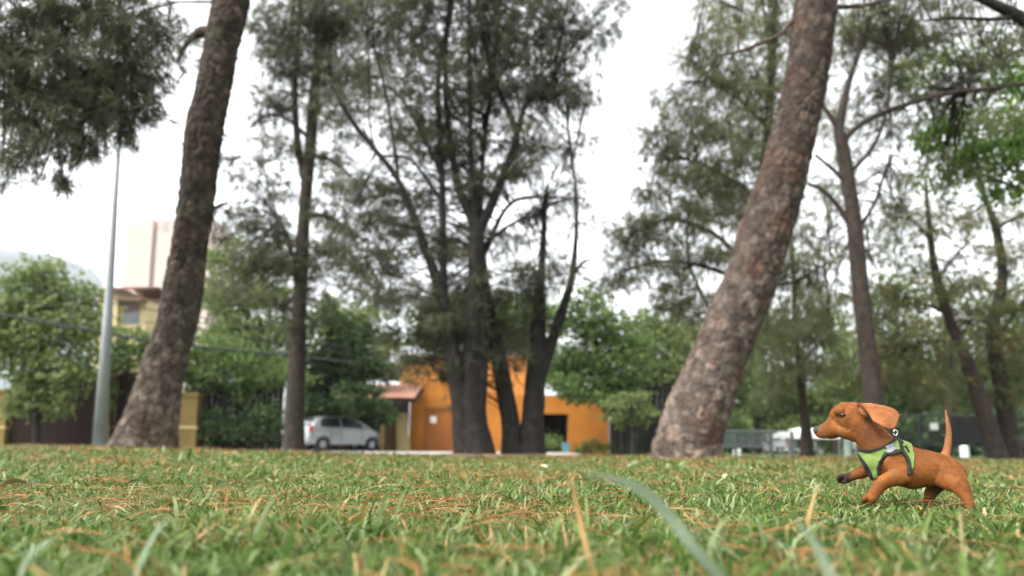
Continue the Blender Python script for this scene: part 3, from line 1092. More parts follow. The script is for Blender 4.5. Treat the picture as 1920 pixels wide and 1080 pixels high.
def tree(name, label, cat, Y, stems, mat, ells, fmat, kind='needle', dens=900, size=.25, seed=1, group=None, big=0, limbs=(), width=None, deep=.8, subs=1.0, droop=.5, plate=7, extra=None):
    """stems: pixel polylines of trunks rising from the ground; limbs: branches; ells: foliage ellipses in photo pixels"""
    global TRI
    b = P(stems[0][0][0], stems[0][0][1], Y)
    z = float(terr(b.x, Y))
    t = thing(name, (b.x, Y, z), label, cat, group)
    rows_all = []
    for i, s in enumerate(stems):
        s = [list(q) for q in s]
        if i == 0 or s[0][1] > 835:
            q = P(s[0][0], s[0][1], Y)
            dz = q.z - (z - .15)
            if dz > 0:
                s = [[s[0][0] - (s[1][0] - s[0][0]) * .08, s[0][1] + dz / mpp(s[0][0], s[0][1], Y), s[0][2] * 1.04]] + s
        n = big if big and i == 0 else 40
        rows = stem_rows(s, Y, n)
        if big and i == 0:
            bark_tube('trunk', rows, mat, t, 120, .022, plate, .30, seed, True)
        else:
            mx = max(q[2] for q in s)
            sd = 20 if mx > 14 else 10
            bark_tube('trunk', rows, mat, t, sd, .012 if mx > 14 else .004, 9, .25 if mx > 14 else 0, seed + i)
        rows_all.append(rows)
    for i, s in enumerate(limbs):
        rows = stem_rows(s, Y, 22)
        bark_tube('branch', rows, mat, t, 10, .004, 9, 0, seed + 10 + i)
        rows_all.append(rows)
    if ells:
        TRI += foliage(t, ells, Y, fmat, rows_all, kind, dens, size, seed, mat, width=width, deep=deep, subs=subs, droop=droop)
    if extra:
        ee, em, ed = extra
        TRI += foliage(t, ee, Y, em, rows_all, kind, ed, size, seed + 50, None, name='brown_foliage', width=width, deep=deep, droop=droop)
    return t


# 1 leaning grey pine, left
tree('pine_tree', 'big leaning grey barked pine on the left of the lawn', 'tree', 10.5,
     [[(271, 842, 120), (280, 800, 104), (306, 700, 76), (333, 600, 69), (350, 500, 67), (366, 400, 63), (381, 255, 64), (400, 160, 61), (417, 80, 61), (434, 0, 62), (452, -110, 58), (475, -260, 52), (500, -420, 42), (520, -600, 28), (535, -760, 10)]],
     M['bark_grey'],
     [(352, 75, 26, 18), (335, 112, 22, 14), (345, 262, 10, 8), (425, 292, 26, 9), (416, 395, 22, 22), (410, 440, 24, 16), (412, 255, 14, 8),
      (420, -420, 200, 80, 0, .7), (560, -460, 180, 90, 1, .7), (500, -620, 160, 100, 0, .7), (640, -330, 120, 60, .5, .6), (330, -320, 120, 60, -.5, .6)],
     M['needle_dark'], dens=700, size=.24, seed=11, big=460,
     limbs=[[(398, 62, 30), (375, 62, 20), (352, 80, 10), (330, 118, 4)], [(383, 262, 22), (360, 258, 12), (345, 262, 6)], [(392, 400, 10), (412, 385, 6), (430, 378, 3)],
            [(485, -300, 24), (560, -400, 14), (640, -450, 6)], [(478, -260, 24), (400, -360, 14), (320, -400, 6)]], plate=8)

# 2 pine overhanging from the left, trunk outside the frame
tree('pine_tree', 'dark pine boughs hanging in from the top left corner', 'tree', 8.0,
     [[(-330, 858, 90), (-320, 600, 76), (-305, 300, 68), (-290, 0, 60), (-270, -300, 44), (-250, -560, 20)]], M['bark_dark'],
     [(40, 40, 90, 60), (150, 30, 100, 60), (255, 40, 60, 60), (40, 120, 70, 60), (140, 130, 80, 60), (230, 120, 65, 60), (30, 210, 46, 60), (110, 215, 60, 60), (190, 210, 50, 50), (245, 195, 36, 46), (100, 290, 46, 50), (25, 300, 30, 40, 0, .7),
      (118, 350, 14, 26), (160, 285, 30, 36, 0, .7), (235, 255, 26, 22, 0, .7), (286, 130, 34, 40, 0, .5), (5, 345, 12, 16, 0, .6), (280, 190, 24, 26, 0, .6), (66, 345, 8, 14, 0, .6), (300, 70, 24, 30, 0, .5),
      (-120, -40, 120, 110, 0, .6), (0, -120, 180, 80, 0, .6), (200, -110, 140, 80, 0, .5), (-150, 160, 90, 110, 0, .5), (-260, -350, 200, 120, 0, .4)],
     M['needle_dark'], dens=1750, size=.20, seed=12, width=.013, subs=2.2, droop=.9,
     limbs=[[(-292, 0, 34), (-150, -60, 24), (0, -30, 16), (120, 20, 10), (230, 60, 5)], [(-298, 150, 30), (-150, 60, 22), (-20, 90, 15), (60, 150, 9), (110, 230, 4)], [(-285, -120, 30), (-100, -160, 20), (100, -120, 12), (260, -20, 6)], [(0, 92, 9), (80, 100, 7), (170, 140, 5), (240, 180, 3)]])

# 3 slim dark tree in front of the car
tree('casuarina_tree', 'slim dark tree with a fork standing left of the silver car', 'tree', 18,
     [[(551, 848, 40), (552, 780, 36), (556, 700, 33), (562, 560, 26), (571, 400, 22), (584, 250, 21), (596, 100, 18), (601, 0, 19), (606, -150, 15), (612, -330, 9), (616, -450, 3)]], M['bark_brown'],
     [(560, 40, 80, 50), (640, 40, 60, 50), (540, 110, 60, 40), (610, 130, 60, 40), (500, 60, 30, 40), (508, 205, 50, 24), (600, 210, 36, 30, 0, .7), (530, 275, 50, 24, 0, .7), (492, 330, 34, 34, 0, .5), (620, 300, 40, 24, 0, .7), (525, 360, 40, 22, 0, .5), (500, 430, 60, 34, 0, .7), (470, 480, 46, 30, 0, .6), (545, 490, 60, 40, 0, .7), (625, 400, 44, 30, 0, .7), (660, 470, 60, 36, 0, .7),
      (620, 540, 60, 30, 0, .5), (480, 380, 26, 20, 0, .5), (690, 90, 40, 50, 0, .6), (440, 330, 34, 24, 0, .4), (455, 420, 40, 24, 0, .5), (430, 540, 44, 30, 0, .5), (520, 160, 40, 30, 0, .5), (650, 160, 40, 40, 0, .6), (660, 360, 40, 30, 0, .5), (600, 470, 50, 24, 0, .6), (590, 600, 50, 30, 0, .5), (500, 560, 44, 26, 0, .5), (600, -100, 120, 80), (610, -240, 110, 90), (612, -380, 60, 80)],
     M['needle_dark'], dens=950, size=.28, seed=13, subs=1.6,
     limbs=[[(570, 335, 15), (557, 260, 13), (553, 150, 11), (560, 60, 8), (566, -60, 4)], [(563, 520, 12), (545, 470, 9), (528, 420, 6), (505, 390, 3)], [(580, 290, 9), (620, 300, 6), (660, 330, 3)], [(572, 400, 10), (620, 410, 7), (680, 450, 3)],
            [(598, 90, 12), (630, 40, 8), (680, 10, 4)], [(580, 260, 9), (540, 225, 6), (500, 210, 3)]])

# 4 multi-stemmed trees in the middle
mid_ells = [(760, 50, 100, 60), (880, 60, 100, 60), (1000, 60, 80, 60), (700, 140, 64, 50, 0, .7), (830, 160, 90, 60), (950, 170, 100, 60), (1050, 160, 60, 54), (680, 240, 60, 30, 0, .7), (770, 260, 80, 40, 0, .9), (870, 270, 80, 50), (1000, 280, 80, 44), (1078, 270, 34, 26, 0, .7), (690, 350, 50, 24, 0, .8), (790, 360, 90, 36, 0, .8), (900, 350, 80, 36, 0, .8), (1010, 380, 64, 26, 0, .6), (1070, 350, 34, 34, 0, .6),
            (710, 420, 84, 34), (790, 455, 80, 34), (870, 450, 56, 30, 0, .7), (965, 450, 50, 26, 0, .6), (680, 500, 70, 34), (740, 540, 70, 34), (880, 540, 70, 40), (820, 590, 74, 36), (770, 630, 56, 24), (960, 540, 60, 46), (900, 630, 56, 34), (1140, 20, 36, 16, 0, .5), (1110, 60, 40, 40, 0, .7), (1040, 520, 50, 40, 0, .8), (620, 330, 40, 30, 0, .5), (640, 200, 36, 40, 0, .5), (1090, 420, 30, 24, 0, .4), (1100, 200, 24, 30, 0, .5), (800, 690, 56, 26, 0, .8), (765, 672, 34, 18, 0, .9), (840, 665, 40, 16, 0, .8), (960, 665, 40, 16, 0, .8), (860, 720, 30, 30, 0, .4), (640, 430, 50, 30, 0, .5), (940, 690, 40, 30, 0, .5), (870, 680, 36, 30, 0, .6), (990, 610, 50, 34, 0, .7)]
up_ells = [(760, -80, 120, 80), (900, -90, 120, 90), (1020, -70, 100, 80), (860, -240, 160, 110), (1000, -220, 120, 100), (900, -400, 120, 110)]
tree('casuarina_tree', 'dark many stemmed tree in front of the orange house door', 'tree', 15,
     [[(893, 852, 66), (886, 800, 50), (884, 720, 40), (888, 620, 36), (893, 520, 32), (893, 430, 27), (875, 390, 17), (855, 330, 13), (836, 190, 10), (838, 60, 8), (850, -80, 5)],
      [(872, 852, 46), (864, 760, 36), (851, 680, 32), (843, 600, 27), (824, 540, 22), (794, 456, 16), (746, 337, 12), (664, 233, 9), (616, 150, 5)],
      [(910, 850, 40), (898, 780, 30), (902, 690, 26), (903, 600, 24), (898, 500, 22)]], M['bark_dark'],
     mid_ells[::2] + up_ells[::2], M['needle_dark'], dens=880, size=.27, seed=14, subs=1.7, deep=1.1,
     limbs=[[(893, 440, 24), (922, 383, 18), (950, 310, 15), (969, 254, 12), (945, 190, 10), (922, 130, 9), (900, 40, 8), (894, -60, 6), (890, -240, 3)],
            [(832, 560, 16), (830, 430, 14), (829, 337, 12), (823, 230, 11), (822, 145, 10), (835, 70, 9), (849, 0, 8), (860, -160, 4)],
            [(969, 256, 10), (990, 190, 7), (1040, 180, 4)], [(892, 420, 13), (884, 300, 10), (880, 150, 8), (880, 0, 5)], [(830, 380, 7), (770, 300, 6), (700, 270, 4), (690, 60, 2)], [(748, 340, 7), (728, 200, 5), (700, 90, 4), (650, 20, 2)], [(829, 330, 7), (770, 210, 5), (740, 170, 3)], [(894, 470, 9), (960, 420, 6), (1020, 400, 3)]])
tree('casuarina_tree', 'dark forked tree with a broken stub left of the house entrance', 'tree', 15.6,
     [[(996, 852, 56), (998, 800, 46), (1002, 740, 40), (1009, 640, 32), (1012, 560, 22), (1015, 508, 15), (1020, 430, 12), (1021, 388, 13), (1028, 342, 5)],
      [(962, 852, 46), (958, 800, 36), (946, 730, 32), (934, 660, 28), (918, 590, 24), (905, 500, 18), (900, 400, 12), (910, 250, 8), (930, 100, 6), (940, -120, 3)]], M['bark_dark'],
     mid_ells[1::2] + up_ells[1::2], M['needle_dark'], dens=880, size=.27, seed=15, subs=1.7, deep=1.1,
     limbs=[[(1010, 710, 26), (1035, 640, 22), (1058, 570, 17), (1073, 518, 13), (1080, 440, 8), (1081, 363, 6), (1070, 280, 5), (1062, 200, 4), (1060, 60, 3)], [(1074, 520, 8), (1090, 495, 6), (1110, 485, 3)], [(906, 480, 10), (960, 380, 7), (1060, 370, 4)], [(1018, 400, 6), (1040, 380, 4), (1100, 370, 2)]])

# 5 big leaning red-brown pine, right
tree('pine_tree', 'big leaning pine with rust red bark left of the puppy', 'tree', 10.0,
     [[(1287, 856, 126), (1287, 836, 114), (1314, 757, 113), (1346, 678, 101), (1384, 580, 97), (1422, 480, 95), (1450, 390, 89), (1474, 311, 84), (1495, 220, 79), (1513, 133, 77), (1529, 0, 75), (1545, -120, 70), (1560, -280, 60), (1572, -450, 46), (1585, -640, 26), (1590, -760, 8)]],
     M['bark_rust'],
     [(1470, -340, 190, 80, 0, .6), (1680, -380, 190, 90, .5, .6), (1560, -540, 180, 100, 0, .6), (1580, -680, 110, 80, 0, .6), (1330, 20, 46, 22, 0, .25), (1400, 40, 40, 24, 0, .25), (1640, 20, 40, 16, 0, .25)],
     M['needle_olive'], dens=700, size=.24, seed=16, big=460,
     limbs=[[(1500, 20, 9), (1465, 62, 8), (1420, 84, 7), (1380, 98, 6), (1335, 105, 4)], [(1384, 96, 5), (1388, 40, 4), (1395, 0, 3)], [(1535, 12, 11), (1600, 12, 9), (1650, 2, 7), (1720, -30, 4)], [(1558, -260, 22), (1640, -360, 14), (1720, -420, 6)], [(1556, -240, 22), (1470, -330, 14), (1390, -360, 6)]], plate=8)

# 6 forked pine behind the puppy
tree('pine_tree', 'slimmer forked pine rising straight behind the puppy head', 'tree', 14,
     [[(1650, 856, 40), (1642, 790, 36), (1633, 700, 34), (1616, 560, 31), (1603, 430, 27), (1589, 330, 25), (1577, 262, 22), (1574, 235, 18), (1590, 160, 11), (1612, 95, 8), (1640, 10, 6), (1665, -90, 3)]], M['bark_brown'],
     [(1660, 60, 70, 50, .5), (1600, 60, 50, 40, .5, .8), (1730, 60, 60, 40, .5, .8), (1640, 160, 60, 40, .5, .6), (1720, 150, 50, 36, .5, .7), (1560, 120, 40, 30, .5, .5), (1800, 120, 60, 40, .5, .6), (1690, 250, 50, 30, 1, .4), (1560, 400, 40, 26, .5, .3), (1650, -80, 140, 80, 0, .6), (1780, -20, 100, 50, 0, .5), (1870, 100, 50, 40, 0, .6), (1880, 230, 50, 30, 0, .4), (1600, 200, 40, 30, 1, .5), (1560, 60, 40, 40, 1, .7), (1640, 240, 46, 30, 1, .5), (1730, 300, 46, 26, 1, .4), (1690, 90, 46, 36, 1, .7), (1760, 180, 50, 30, 1, .6), (1560, 540, 40, 26, 1, .4), (1540, 470, 30, 24, 1, .4), (1600, 290, 50, 30, 1, .35), (1670, 330, 50, 30, 1, .35), (1740, 400, 50, 30, 1.5, .3), (1850, 60, 60, 30, 1, .5), (1560, 260, 30, 40, 1, .4), (1640, 560, 40, 24, 1, .3), (1590, 370, 50, 34, 1.5, .4), (1680, 400, 60, 36, 1.5, .4), (1620, 470, 50, 34, 1.5, .4), (1790, 330, 50, 34, 1.5, .35), (1700, 210, 60, 34, 1.5, .5), (1840, 200, 50, 34, 1.5, .4)],
     M['needle_olive'], dens=800, size=.25, seed=17, subs=1.5,
     limbs=[[(1583, 262, 12), (1610, 236, 11), (1650, 213, 10), (1720, 190, 9), (1790, 173, 9), (1860, 166, 8), (1950, 152, 6), (2060, 140, 3)], [(1572, 240, 12), (1555, 215, 9), (1530, 175, 5), (1515, 120, 3)], [(1604, 436, 11), (1570, 385, 9), (1540, 355, 7), (1515, 345, 5)], [(1590, 345, 9), (1562, 318, 7), (1528, 290, 5)], [(1594, 322, 8), (1630, 285, 7), (1655, 235, 6), (1668, 170, 5), (1672, 90, 3)], [(1610, 430, 8), (1640, 380, 6), (1660, 320, 5), (1672, 290, 3)], [(1790, 172, 6), (1840, 130, 5), (1900, 100, 4), (1960, 60, 3)]])

# 7 olive pine hidden behind the big rust trunk
tree('pine_tree', 'pale olive pine whose crown spreads left of the rust red trunk', 'tree', 17,
     [[(1330, 852, 40), (1345, 760, 36), (1370, 660, 32), (1400, 520, 28), (1425, 380, 24), (1440, 240, 18), (1450, 80, 13), (1455, -80, 7), (1458, -160, 3)]], M['bark_brown'],
     [(1350, 90, 70, 46, 0, .8), (1420, 140, 60, 60), (1320, 170, 60, 46, 0, .8), (1390, 220, 80, 50), (1290, 250, 60, 40, 0, .8), (1370, 300, 90, 46), (1240, 300, 50, 34, 0, .7), (1220, 250, 26, 26, 0, .5), (1300, 350, 90, 40, 0, .9), (1220, 360, 40, 26, 0, .7), (1390, 390, 50, 40), (1270, 420, 90, 40, 0, .9), (1180, 440, 50, 30, 0, .6), (1340, 470, 50, 40), (1180, 500, 50, 34, 0, .9), (1270, 500, 60, 34, 0, .8), (1300, 560, 60, 40), (1150, 540, 40, 24, 0, .6), (1285, 110, 20, 24, 0, .5), (1390, 30, 70, 40, 0, .7), (1460, 60, 50, 50, 0, .8), (1240, 180, 20, 24, 0, .5), (1440, 520, 90, 40, 1, .6), (1430, -60, 130, 70, 0, .6), (1330, 600, 60, 40, 1, .6), (1250, 560, 50, 30, 0, .6), (1500, 440, 60, 40, 1, .5), (1540, 350, 40, 40, 1, .5), (1530, 200, 40, 60, 1, .5), (1440, 620, 60, 40, 1, .5), (1550, 580, 50, 40, 2, .5), (1350, 380, 70, 40, 1, .6), (1310, 220, 50, 40, 0, .5), (1200, 420, 40, 40, 0, .5)],
     M['needle_olive'], dens=900, size=.26, seed=18, subs=2.0,
     limbs=[[(1405, 500, 10), (1340, 440, 8), (1260, 410, 6), (1180, 440, 3)], [(1425, 380, 10), (1360, 330, 8), (1290, 300, 5), (1230, 300, 3)], [(1400, 530, 9), (1320, 500, 7), (1240, 490, 5), (1160, 510, 3)], [(1440, 240, 9), (1390, 190, 6), (1330, 150, 4), (1290, 110, 2)], [(1372, 650, 8), (1330, 580, 6), (1290, 480, 5), (1292, 380, 3)], [(1400, 540, 8), (1480, 530, 6), (1540, 500, 4), (1585, 476, 3)]])

# 8 slender drooping tree behind the railing
tree('casuarina_tree', 'slender tree with a bent dark stem behind the puppy nose', 'tree', 22,
     [[(1514, 854, 26), (1510, 790, 18), (1502, 720, 13), (1494, 640, 11), (1490, 560, 9), (1484, 440, 6), (1480, 360, 3)]], M['bark_brown'],
     [(1500, 560, 60, 40), (1450, 610, 50, 40, 0, .8), (1520, 620, 50, 40), (1470, 680, 50, 36, 0, .8), (1530, 690, 36, 36, 0, .7), (1440, 730, 36, 26, 0, .7), (1490, 490, 50, 40, 0, .6), (1545, 560, 30, 30, 0, .6), (1480, 420, 30, 30, 0, .4)],
     M['needle_olive'], dens=470, size=.36, seed=19, droop=1.2, subs=1.4,
     limbs=[[(1494, 640, 6), (1460, 610, 4), (1430, 620, 2)], [(1498, 690, 6), (1530, 650, 4), (1555, 640, 2)], [(1491, 560, 5), (1520, 530, 3), (1545, 530, 2)]])

# 9 leaning pines on the right, with rusty patches
tree('pine_tree', 'pine leaning left beside the black fence panel', 'tree', 20,
     [[(1872, 858, 34), (1850, 790, 30), (1825, 710, 26), (1797, 640, 21), (1772, 575, 17), (1752, 500, 13), (1740, 400, 9), (1735, 330, 4)]], M['bark_brown'],
     [(1700, 560, 60, 34), (1640, 610, 40, 30, 0, .7), (1770, 520, 60, 34, 0, .8), (1720, 640, 60, 34), (1780, 660, 50, 30, 0, .7), (1670, 690, 50, 34, 0, .9), (1740, 720, 60, 30), (1690, 470, 50, 30, 0, .7), (1750, 420, 50, 30, 0, .6), (1690, 390, 40, 24, 0, .5), (1840, 580, 50, 30, 0, .6), (1800, 470, 40, 24, 0, .5), (1630, 540, 46, 30, 0, .6), (1660, 420, 40, 26, 0, .5), (1600, 700, 40, 36, 0, .7), (1820, 530, 44, 26, 0, .6), (1700, 330, 40, 24, 0, .5), (1640, 480, 30, 24, 0, .5)],
     M['needle_rust'], dens=390, size=.34, seed=20, subs=1.6,
     limbs=[[(1780, 590, 9), (1730, 570, 6), (1670, 580, 3)], [(1800, 645, 9), (1740, 640, 6), (1680, 660, 3)], [(1760, 520, 7), (1800, 470, 4), (1830, 440, 2)], [(1746, 450, 6), (1700, 400, 3), (1680, 380, 2)]])
tree('pine_tree', 'tall thin pine at the right edge behind the mesh fence', 'tree', 21,
     [[(1897, 858, 38), (1886, 780, 32), (1872, 700, 26), (1862, 620, 22), (1880, 520, 17), (1868, 430, 14), (1846, 370, 11), (1830, 300, 7), (1820, 220, 4)]], M['bark_brown'],
     [(1880, 480, 50, 34, 0, .8), (1910, 560, 40, 34), (1830, 420, 50, 30, 0, .6), (1900, 400, 50, 30, 0, .6), (1860, 640, 46, 30, 0, .8), (1910, 680, 40, 34, 0, .9), (1820, 690, 40, 34, 0, .8), (1900, 740, 46, 26, 0, .8), (1800, 740, 40, 24, 0, .8), (1950, 480, 60, 60, 0, .6), (1960, 640, 60, 70, 0, .6), (1780, 400, 44, 26, 0, .6), (1760, 600, 44, 30, 1, .6), (1870, 560, 44, 30, 0, .6), (1840, 350, 40, 24, 0, .5)],
     M['needle_rust'], dens=390, size=.34, seed=21, subs=1.6,
     limbs=[[(1866, 640, 10), (1900, 590, 8), (1925, 560, 6), (1960, 520, 3)], [(1866, 430, 7), (1900, 410, 5), (1940, 390, 3)], [(1850, 380, 6), (1820, 400, 4), (1790, 420, 2)]])

# 10 bright broadleaf, top right
tree('broadleaf_tree', 'bright green leafy tree reaching in from the right edge', 'tree', 17,
     [[(2110, 860, 60), (2100, 700, 50), (2085, 520, 44), (2060, 380, 36), (2040, 240, 26), (2020, 80, 14), (2010, -20, 5)]], M['bark_brown'],
     [(1755, 115, 46, 34, 0, .7), (1720, 170, 34, 24, 0, .5), (1800, 235, 76, 36), (1740, 270, 44, 26, 0, .9), (1860, 290, 70, 44), (1800, 305, 60, 30), (1900, 150, 50, 34, 0, .6), (1850, 100, 40, 30, 0, .5), (1910, 230, 44, 36, 0, .9), (1760, 345, 40, 20, 0, .7), (1870, 360, 50, 26, 0, .6), (1700, 120, 24, 20, 0, .4), (1960, 160, 80, 80), (1970, 310, 80, 80), (2060, 60, 120, 90, 0, .7), (2080, 250, 100, 90, 0, .7)],
     M['leaf_bright'], kind='leaf', dens=340, size=.15, seed=22, subs=1.6,
     limbs=[[(2050, 320, 14), (1960, 270, 10), (1870, 270, 7), (1790, 250, 5), (1740, 240, 3)], [(2030, 160, 10), (1940, 130, 7), (1850, 120, 5), (1760, 120, 3)], [(2058, 370, 12), (1960, 370, 8), (1850, 330, 5), (1790, 310, 3)]])

# 11 dark bough, top right
tree('pine_tree', 'pine with a heavy dark bough crossing the top right corner', 'tree', 9,
     [[(2190, 864, 96), (2170, 600, 84), (2140, 350, 74), (2100, 150, 60), (2050, -100, 48), (2010, -320, 34), (1990, -520, 14)]], M['bark_dark'],
     [(1880, 60, 46, 24, 0, .35), (1800, 40, 40, 20, 0, .35), (1850, 110, 40, 18, 0, .25), (1760, -60, 120, 50, 0, .6), (1900, -110, 140, 60, 0, .6), (2030, -300, 160, 110, 0, .6), (2080, 40, 90, 70, 0, .5)],
     M['needle_dark'], dens=800, size=.2, seed=23, width=.012,
     limbs=[[(2110, 190, 40), (2020, 110, 32), (1950, 58, 26), (1905, 28, 22), (1850, 2, 16), (1780, -30, 8), (1720, -70, 4)], [(1908, 30, 9), (1860, 36, 7), (1790, 34, 5), (1730, 38, 3)]])

# ------------------------------------------------------------------ background trees and hedges
bgn = 'garden and street trees in the background'
tree('broadleaf_tree', 'round pale green tree in front of gates at far left', 'tree', 25,
     [[(68, 842, 15), (68, 790, 13), (72, 720, 14), (78, 640, 12), (84, 560, 6), (86, 520, 3)]], M['bark_dark'],
     [(80, 510, 60, 30, 0, .9), (40, 560, 56, 34), (120, 560, 56, 34), (30, 610, 50, 40), (100, 620, 70, 40), (160, 610, 34, 40), (40, 670, 50, 40), (110, 690, 60, 40), (160, 680, 30, 40, 0, .8), (60, 730, 40, 30), (110, 750, 40, 26, 0, .8), (160, 560, 26, 24, 0, .6), (-20, 620, 50, 80), (30, 770, 24, 24, 0, .6)],
     M['leaf_light'], kind='leaf', dens=260, size=.2, seed=31, group=bgn, subs=1.5)
tree('broadleaf_tree', 'yellow green tree behind gates just right of the grey pine', 'tree', 33,
     [[(452, 842, 16), (452, 760, 14), (458, 660, 12), (465, 560, 8), (470, 490, 3)]], M['bark_dark'],
     [(430, 500, 50, 26, 0, .7), (500, 500, 50, 30, 0, .8), (410, 560, 46, 34), (480, 560, 56, 36, 0, .9), (430, 620, 60, 34), (510, 620, 50, 34), (400, 670, 46, 26), (480, 680, 60, 30), (545, 560, 30, 30, 0, .6), (540, 680, 40, 30), (395, 480, 24, 18, 0, .6), (560, 620, 40, 30, 0, .7), (440, 460, 30, 20, 0, .5), (520, 450, 30, 20, 0, .4), (460, 640, 60, 40, 0, .7)],
     M['leaf_light'], kind='leaf', dens=150, size=.27, seed=32, group=bgn, subs=1.4)
tree('broadleaf_tree', 'deep green spreading tree sheltering the silver car', 'tree', 34.5,
     [[(600, 845, 20), (604, 770, 18), (620, 700, 14), (640, 640, 9), (650, 600, 4)]], M['bark_dark'],
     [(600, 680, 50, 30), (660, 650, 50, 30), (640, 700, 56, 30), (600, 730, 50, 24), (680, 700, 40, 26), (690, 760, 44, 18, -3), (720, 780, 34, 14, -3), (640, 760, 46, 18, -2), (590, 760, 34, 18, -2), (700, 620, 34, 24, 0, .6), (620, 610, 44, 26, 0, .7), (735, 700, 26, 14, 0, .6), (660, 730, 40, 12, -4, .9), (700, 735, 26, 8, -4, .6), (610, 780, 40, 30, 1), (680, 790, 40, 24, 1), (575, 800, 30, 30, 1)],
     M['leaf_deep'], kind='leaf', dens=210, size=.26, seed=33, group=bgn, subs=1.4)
tree('broadleaf_tree', 'mid green tree filling the gap left of the orange upper wall', 'tree', 46,
     [[(670, 842, 20), (672, 760, 18), (680, 660, 12), (685, 590, 4)]], M['bark_dark'],
     [(660, 600, 60, 26, 0, .7), (720, 640, 40, 26, 0, .8), (640, 640, 60, 30), (690, 680, 50, 24), (730, 690, 30, 18), (610, 580, 50, 30, 0, .6), (700, 580, 40, 24, 0, .5)],
     M['leaf_light'], kind='leaf', dens=90, size=.34, seed=34, group=bgn)
tree('broadleaf_tree', 'dull green tree behind the roof of the orange house', 'tree', 46,
     [[(900, 842, 20), (900, 760, 18), (905, 660, 12), (905, 590, 4)]], M['bark_dark'],
     [(820, 610, 60, 40), (900, 600, 60, 44), (800, 640, 40, 24), (970, 600, 50, 50), (860, 570, 50, 30, 0, .7), (940, 640, 60, 36), (1000, 640, 40, 30)],
     M['leaf_mid'], kind='leaf', dens=100, size=.34, seed=35, group=bgn)
tree('broadleaf_tree', 'full green tree leaning over the right end of the orange house', 'tree', 33,
     [[(1155, 848, 20), (1152, 780, 18), (1140, 720, 14), (1120, 660, 10), (1105, 600, 4)]], M['bark_dark'],
     [(1060, 600, 46, 34, 0, .8), (1120, 600, 60, 40), (1060, 670, 50, 34), (1120, 680, 60, 40), (1170, 640, 46, 44), (1080, 730, 44, 24, -1), (1140, 730, 46, 24), (1190, 700, 34, 34, 0, .9), (1030, 700, 30, 24), (1100, 560, 40, 24, 0, .6), (1110, 745, 34, 16, -1), (1060, 720, 40, 20, -1), (1150, 770, 24, 18, -1, .7)],
     M['leaf_mid'], kind='leaf', dens=150, size=.26, seed=36, group=bgn, subs=1.4)
tree('broadleaf_tree', 'fresh lime green tree behind the black board fence', 'tree', 44,
     [[(1225, 846, 16), (1225, 760, 14), (1222, 660, 9), (1220, 610, 3)]], M['bark_dark'],
     [(1210, 610, 40, 26), (1260, 640, 40, 40), (1200, 660, 40, 30), (1240, 690, 40, 30), (1280, 700, 40, 40), (1200, 720, 40, 24)],
     M['leaf_light'], kind='leaf', dens=110, size=.34, seed=37, group=bgn)
tree('young_tree', 'young tree with light leaves in front of the black fence', 'tree', 29,
     [[(1186, 850, 8), (1186, 810, 7), (1184, 770, 5), (1183, 745, 2)]], M['bark_brown'],
     [(1160, 755, 30, 16), (1200, 770, 30, 14), (1150, 780, 30, 12, 0, .8), (1190, 745, 26, 14), (1215, 790, 18, 10, 0, .7), (1175, 795, 24, 8, 0, .7)],
     M['leaf_light'], kind='leaf', dens=220, size=.17, seed=38)
for i, (px, Y, lab, fm, k, el) in enumerate((
        (1330, 48, 'green tree far behind the foot of the rust red pine', 'leaf_mid', 100, [(1300, 640, 50, 40), (1340, 700, 50, 40), (1390, 640, 40, 50), (1390, 730, 40, 40), (1330, 760, 40, 24)]),
        (1420, 52, 'pale green willowy tree far behind the grey railing', 'leaf_light', 110, [(1430, 640, 50, 50), (1400, 700, 40, 40), (1470, 720, 50, 40), (1440, 770, 50, 20), (1520, 760, 50, 24), (1420, 600, 40, 30, 0, .6)]),
        (1570, 50, 'pale green tree far behind the puppy head', 'leaf_light', 100, [(1560, 620, 40, 40, 0, .7), (1580, 690, 50, 44), (1550, 740, 50, 24), (1610, 740, 40, 24), (1600, 650, 30, 34, 0, .6)]),
        (1705, 48, 'dark green tree far behind the puppy back', 'leaf_mid', 110, [(1690, 700, 50, 40), (1660, 740, 50, 34), (1730, 740, 50, 30), (1760, 690, 40, 40, 0, .7), (1700, 780, 60, 24), (1640, 690, 30, 40, 0, .7)]),
        (1830, 52, 'olive green tree far behind the black fence panel', 'leaf_mid', 100, [(1820, 720, 50, 36), (1790, 760, 50, 26), (1850, 760, 40, 26), (1860, 690, 40, 36, 0, .7)]),
        (1925, 46, 'green tree far off at the right edge', 'leaf_mid', 100, [(1920, 700, 50, 44), (1900, 760, 50, 30), (1960, 720, 50, 60), (1930, 620, 40, 50, 0, .6)]),
        (1650, 44, 'tall olive tree filling the gap between the forked pine and leaning pines', 'leaf_light', 62, [(1650, 560, 60, 40, 0, .5), (1700, 600, 60, 40, 0, .6), (1640, 640, 50, 40, 0, .7), (1710, 520, 50, 34, 0, .4), (1690, 680, 60, 34, 0, .7)]),
        (1780, 43, 'tall pale tree standing in the gap between the two right hand pines', 'leaf_light', 62, [(1780, 560, 60, 34, 0, .5), (1830, 620, 50, 40, 0, .7), (1760, 640, 50, 34, 0, .7), (1880, 560, 50, 40, 0, .5), (1900, 640, 40, 30, 0, .7)]),
        (1480, 70, 'hazy pale tree mass furthest off beyond the railing', 'leaf_light', 60, [(1380, 780, 60, 20), (1460, 790, 60, 20), (1540, 780, 60, 20), (1620, 790, 60, 16), (1480, 750, 90, 24, 0, .6)]))):
    tree('broadleaf_tree', lab, 'tree', Y, [[(px, 850, 14), (px, 780, 12), (px + 4, 700, 9), (px + 2, 640, 3)]], M['bark_brown'], el, M[fm], kind='leaf', dens=k, size=.36, seed=60 + i, group=bgn)


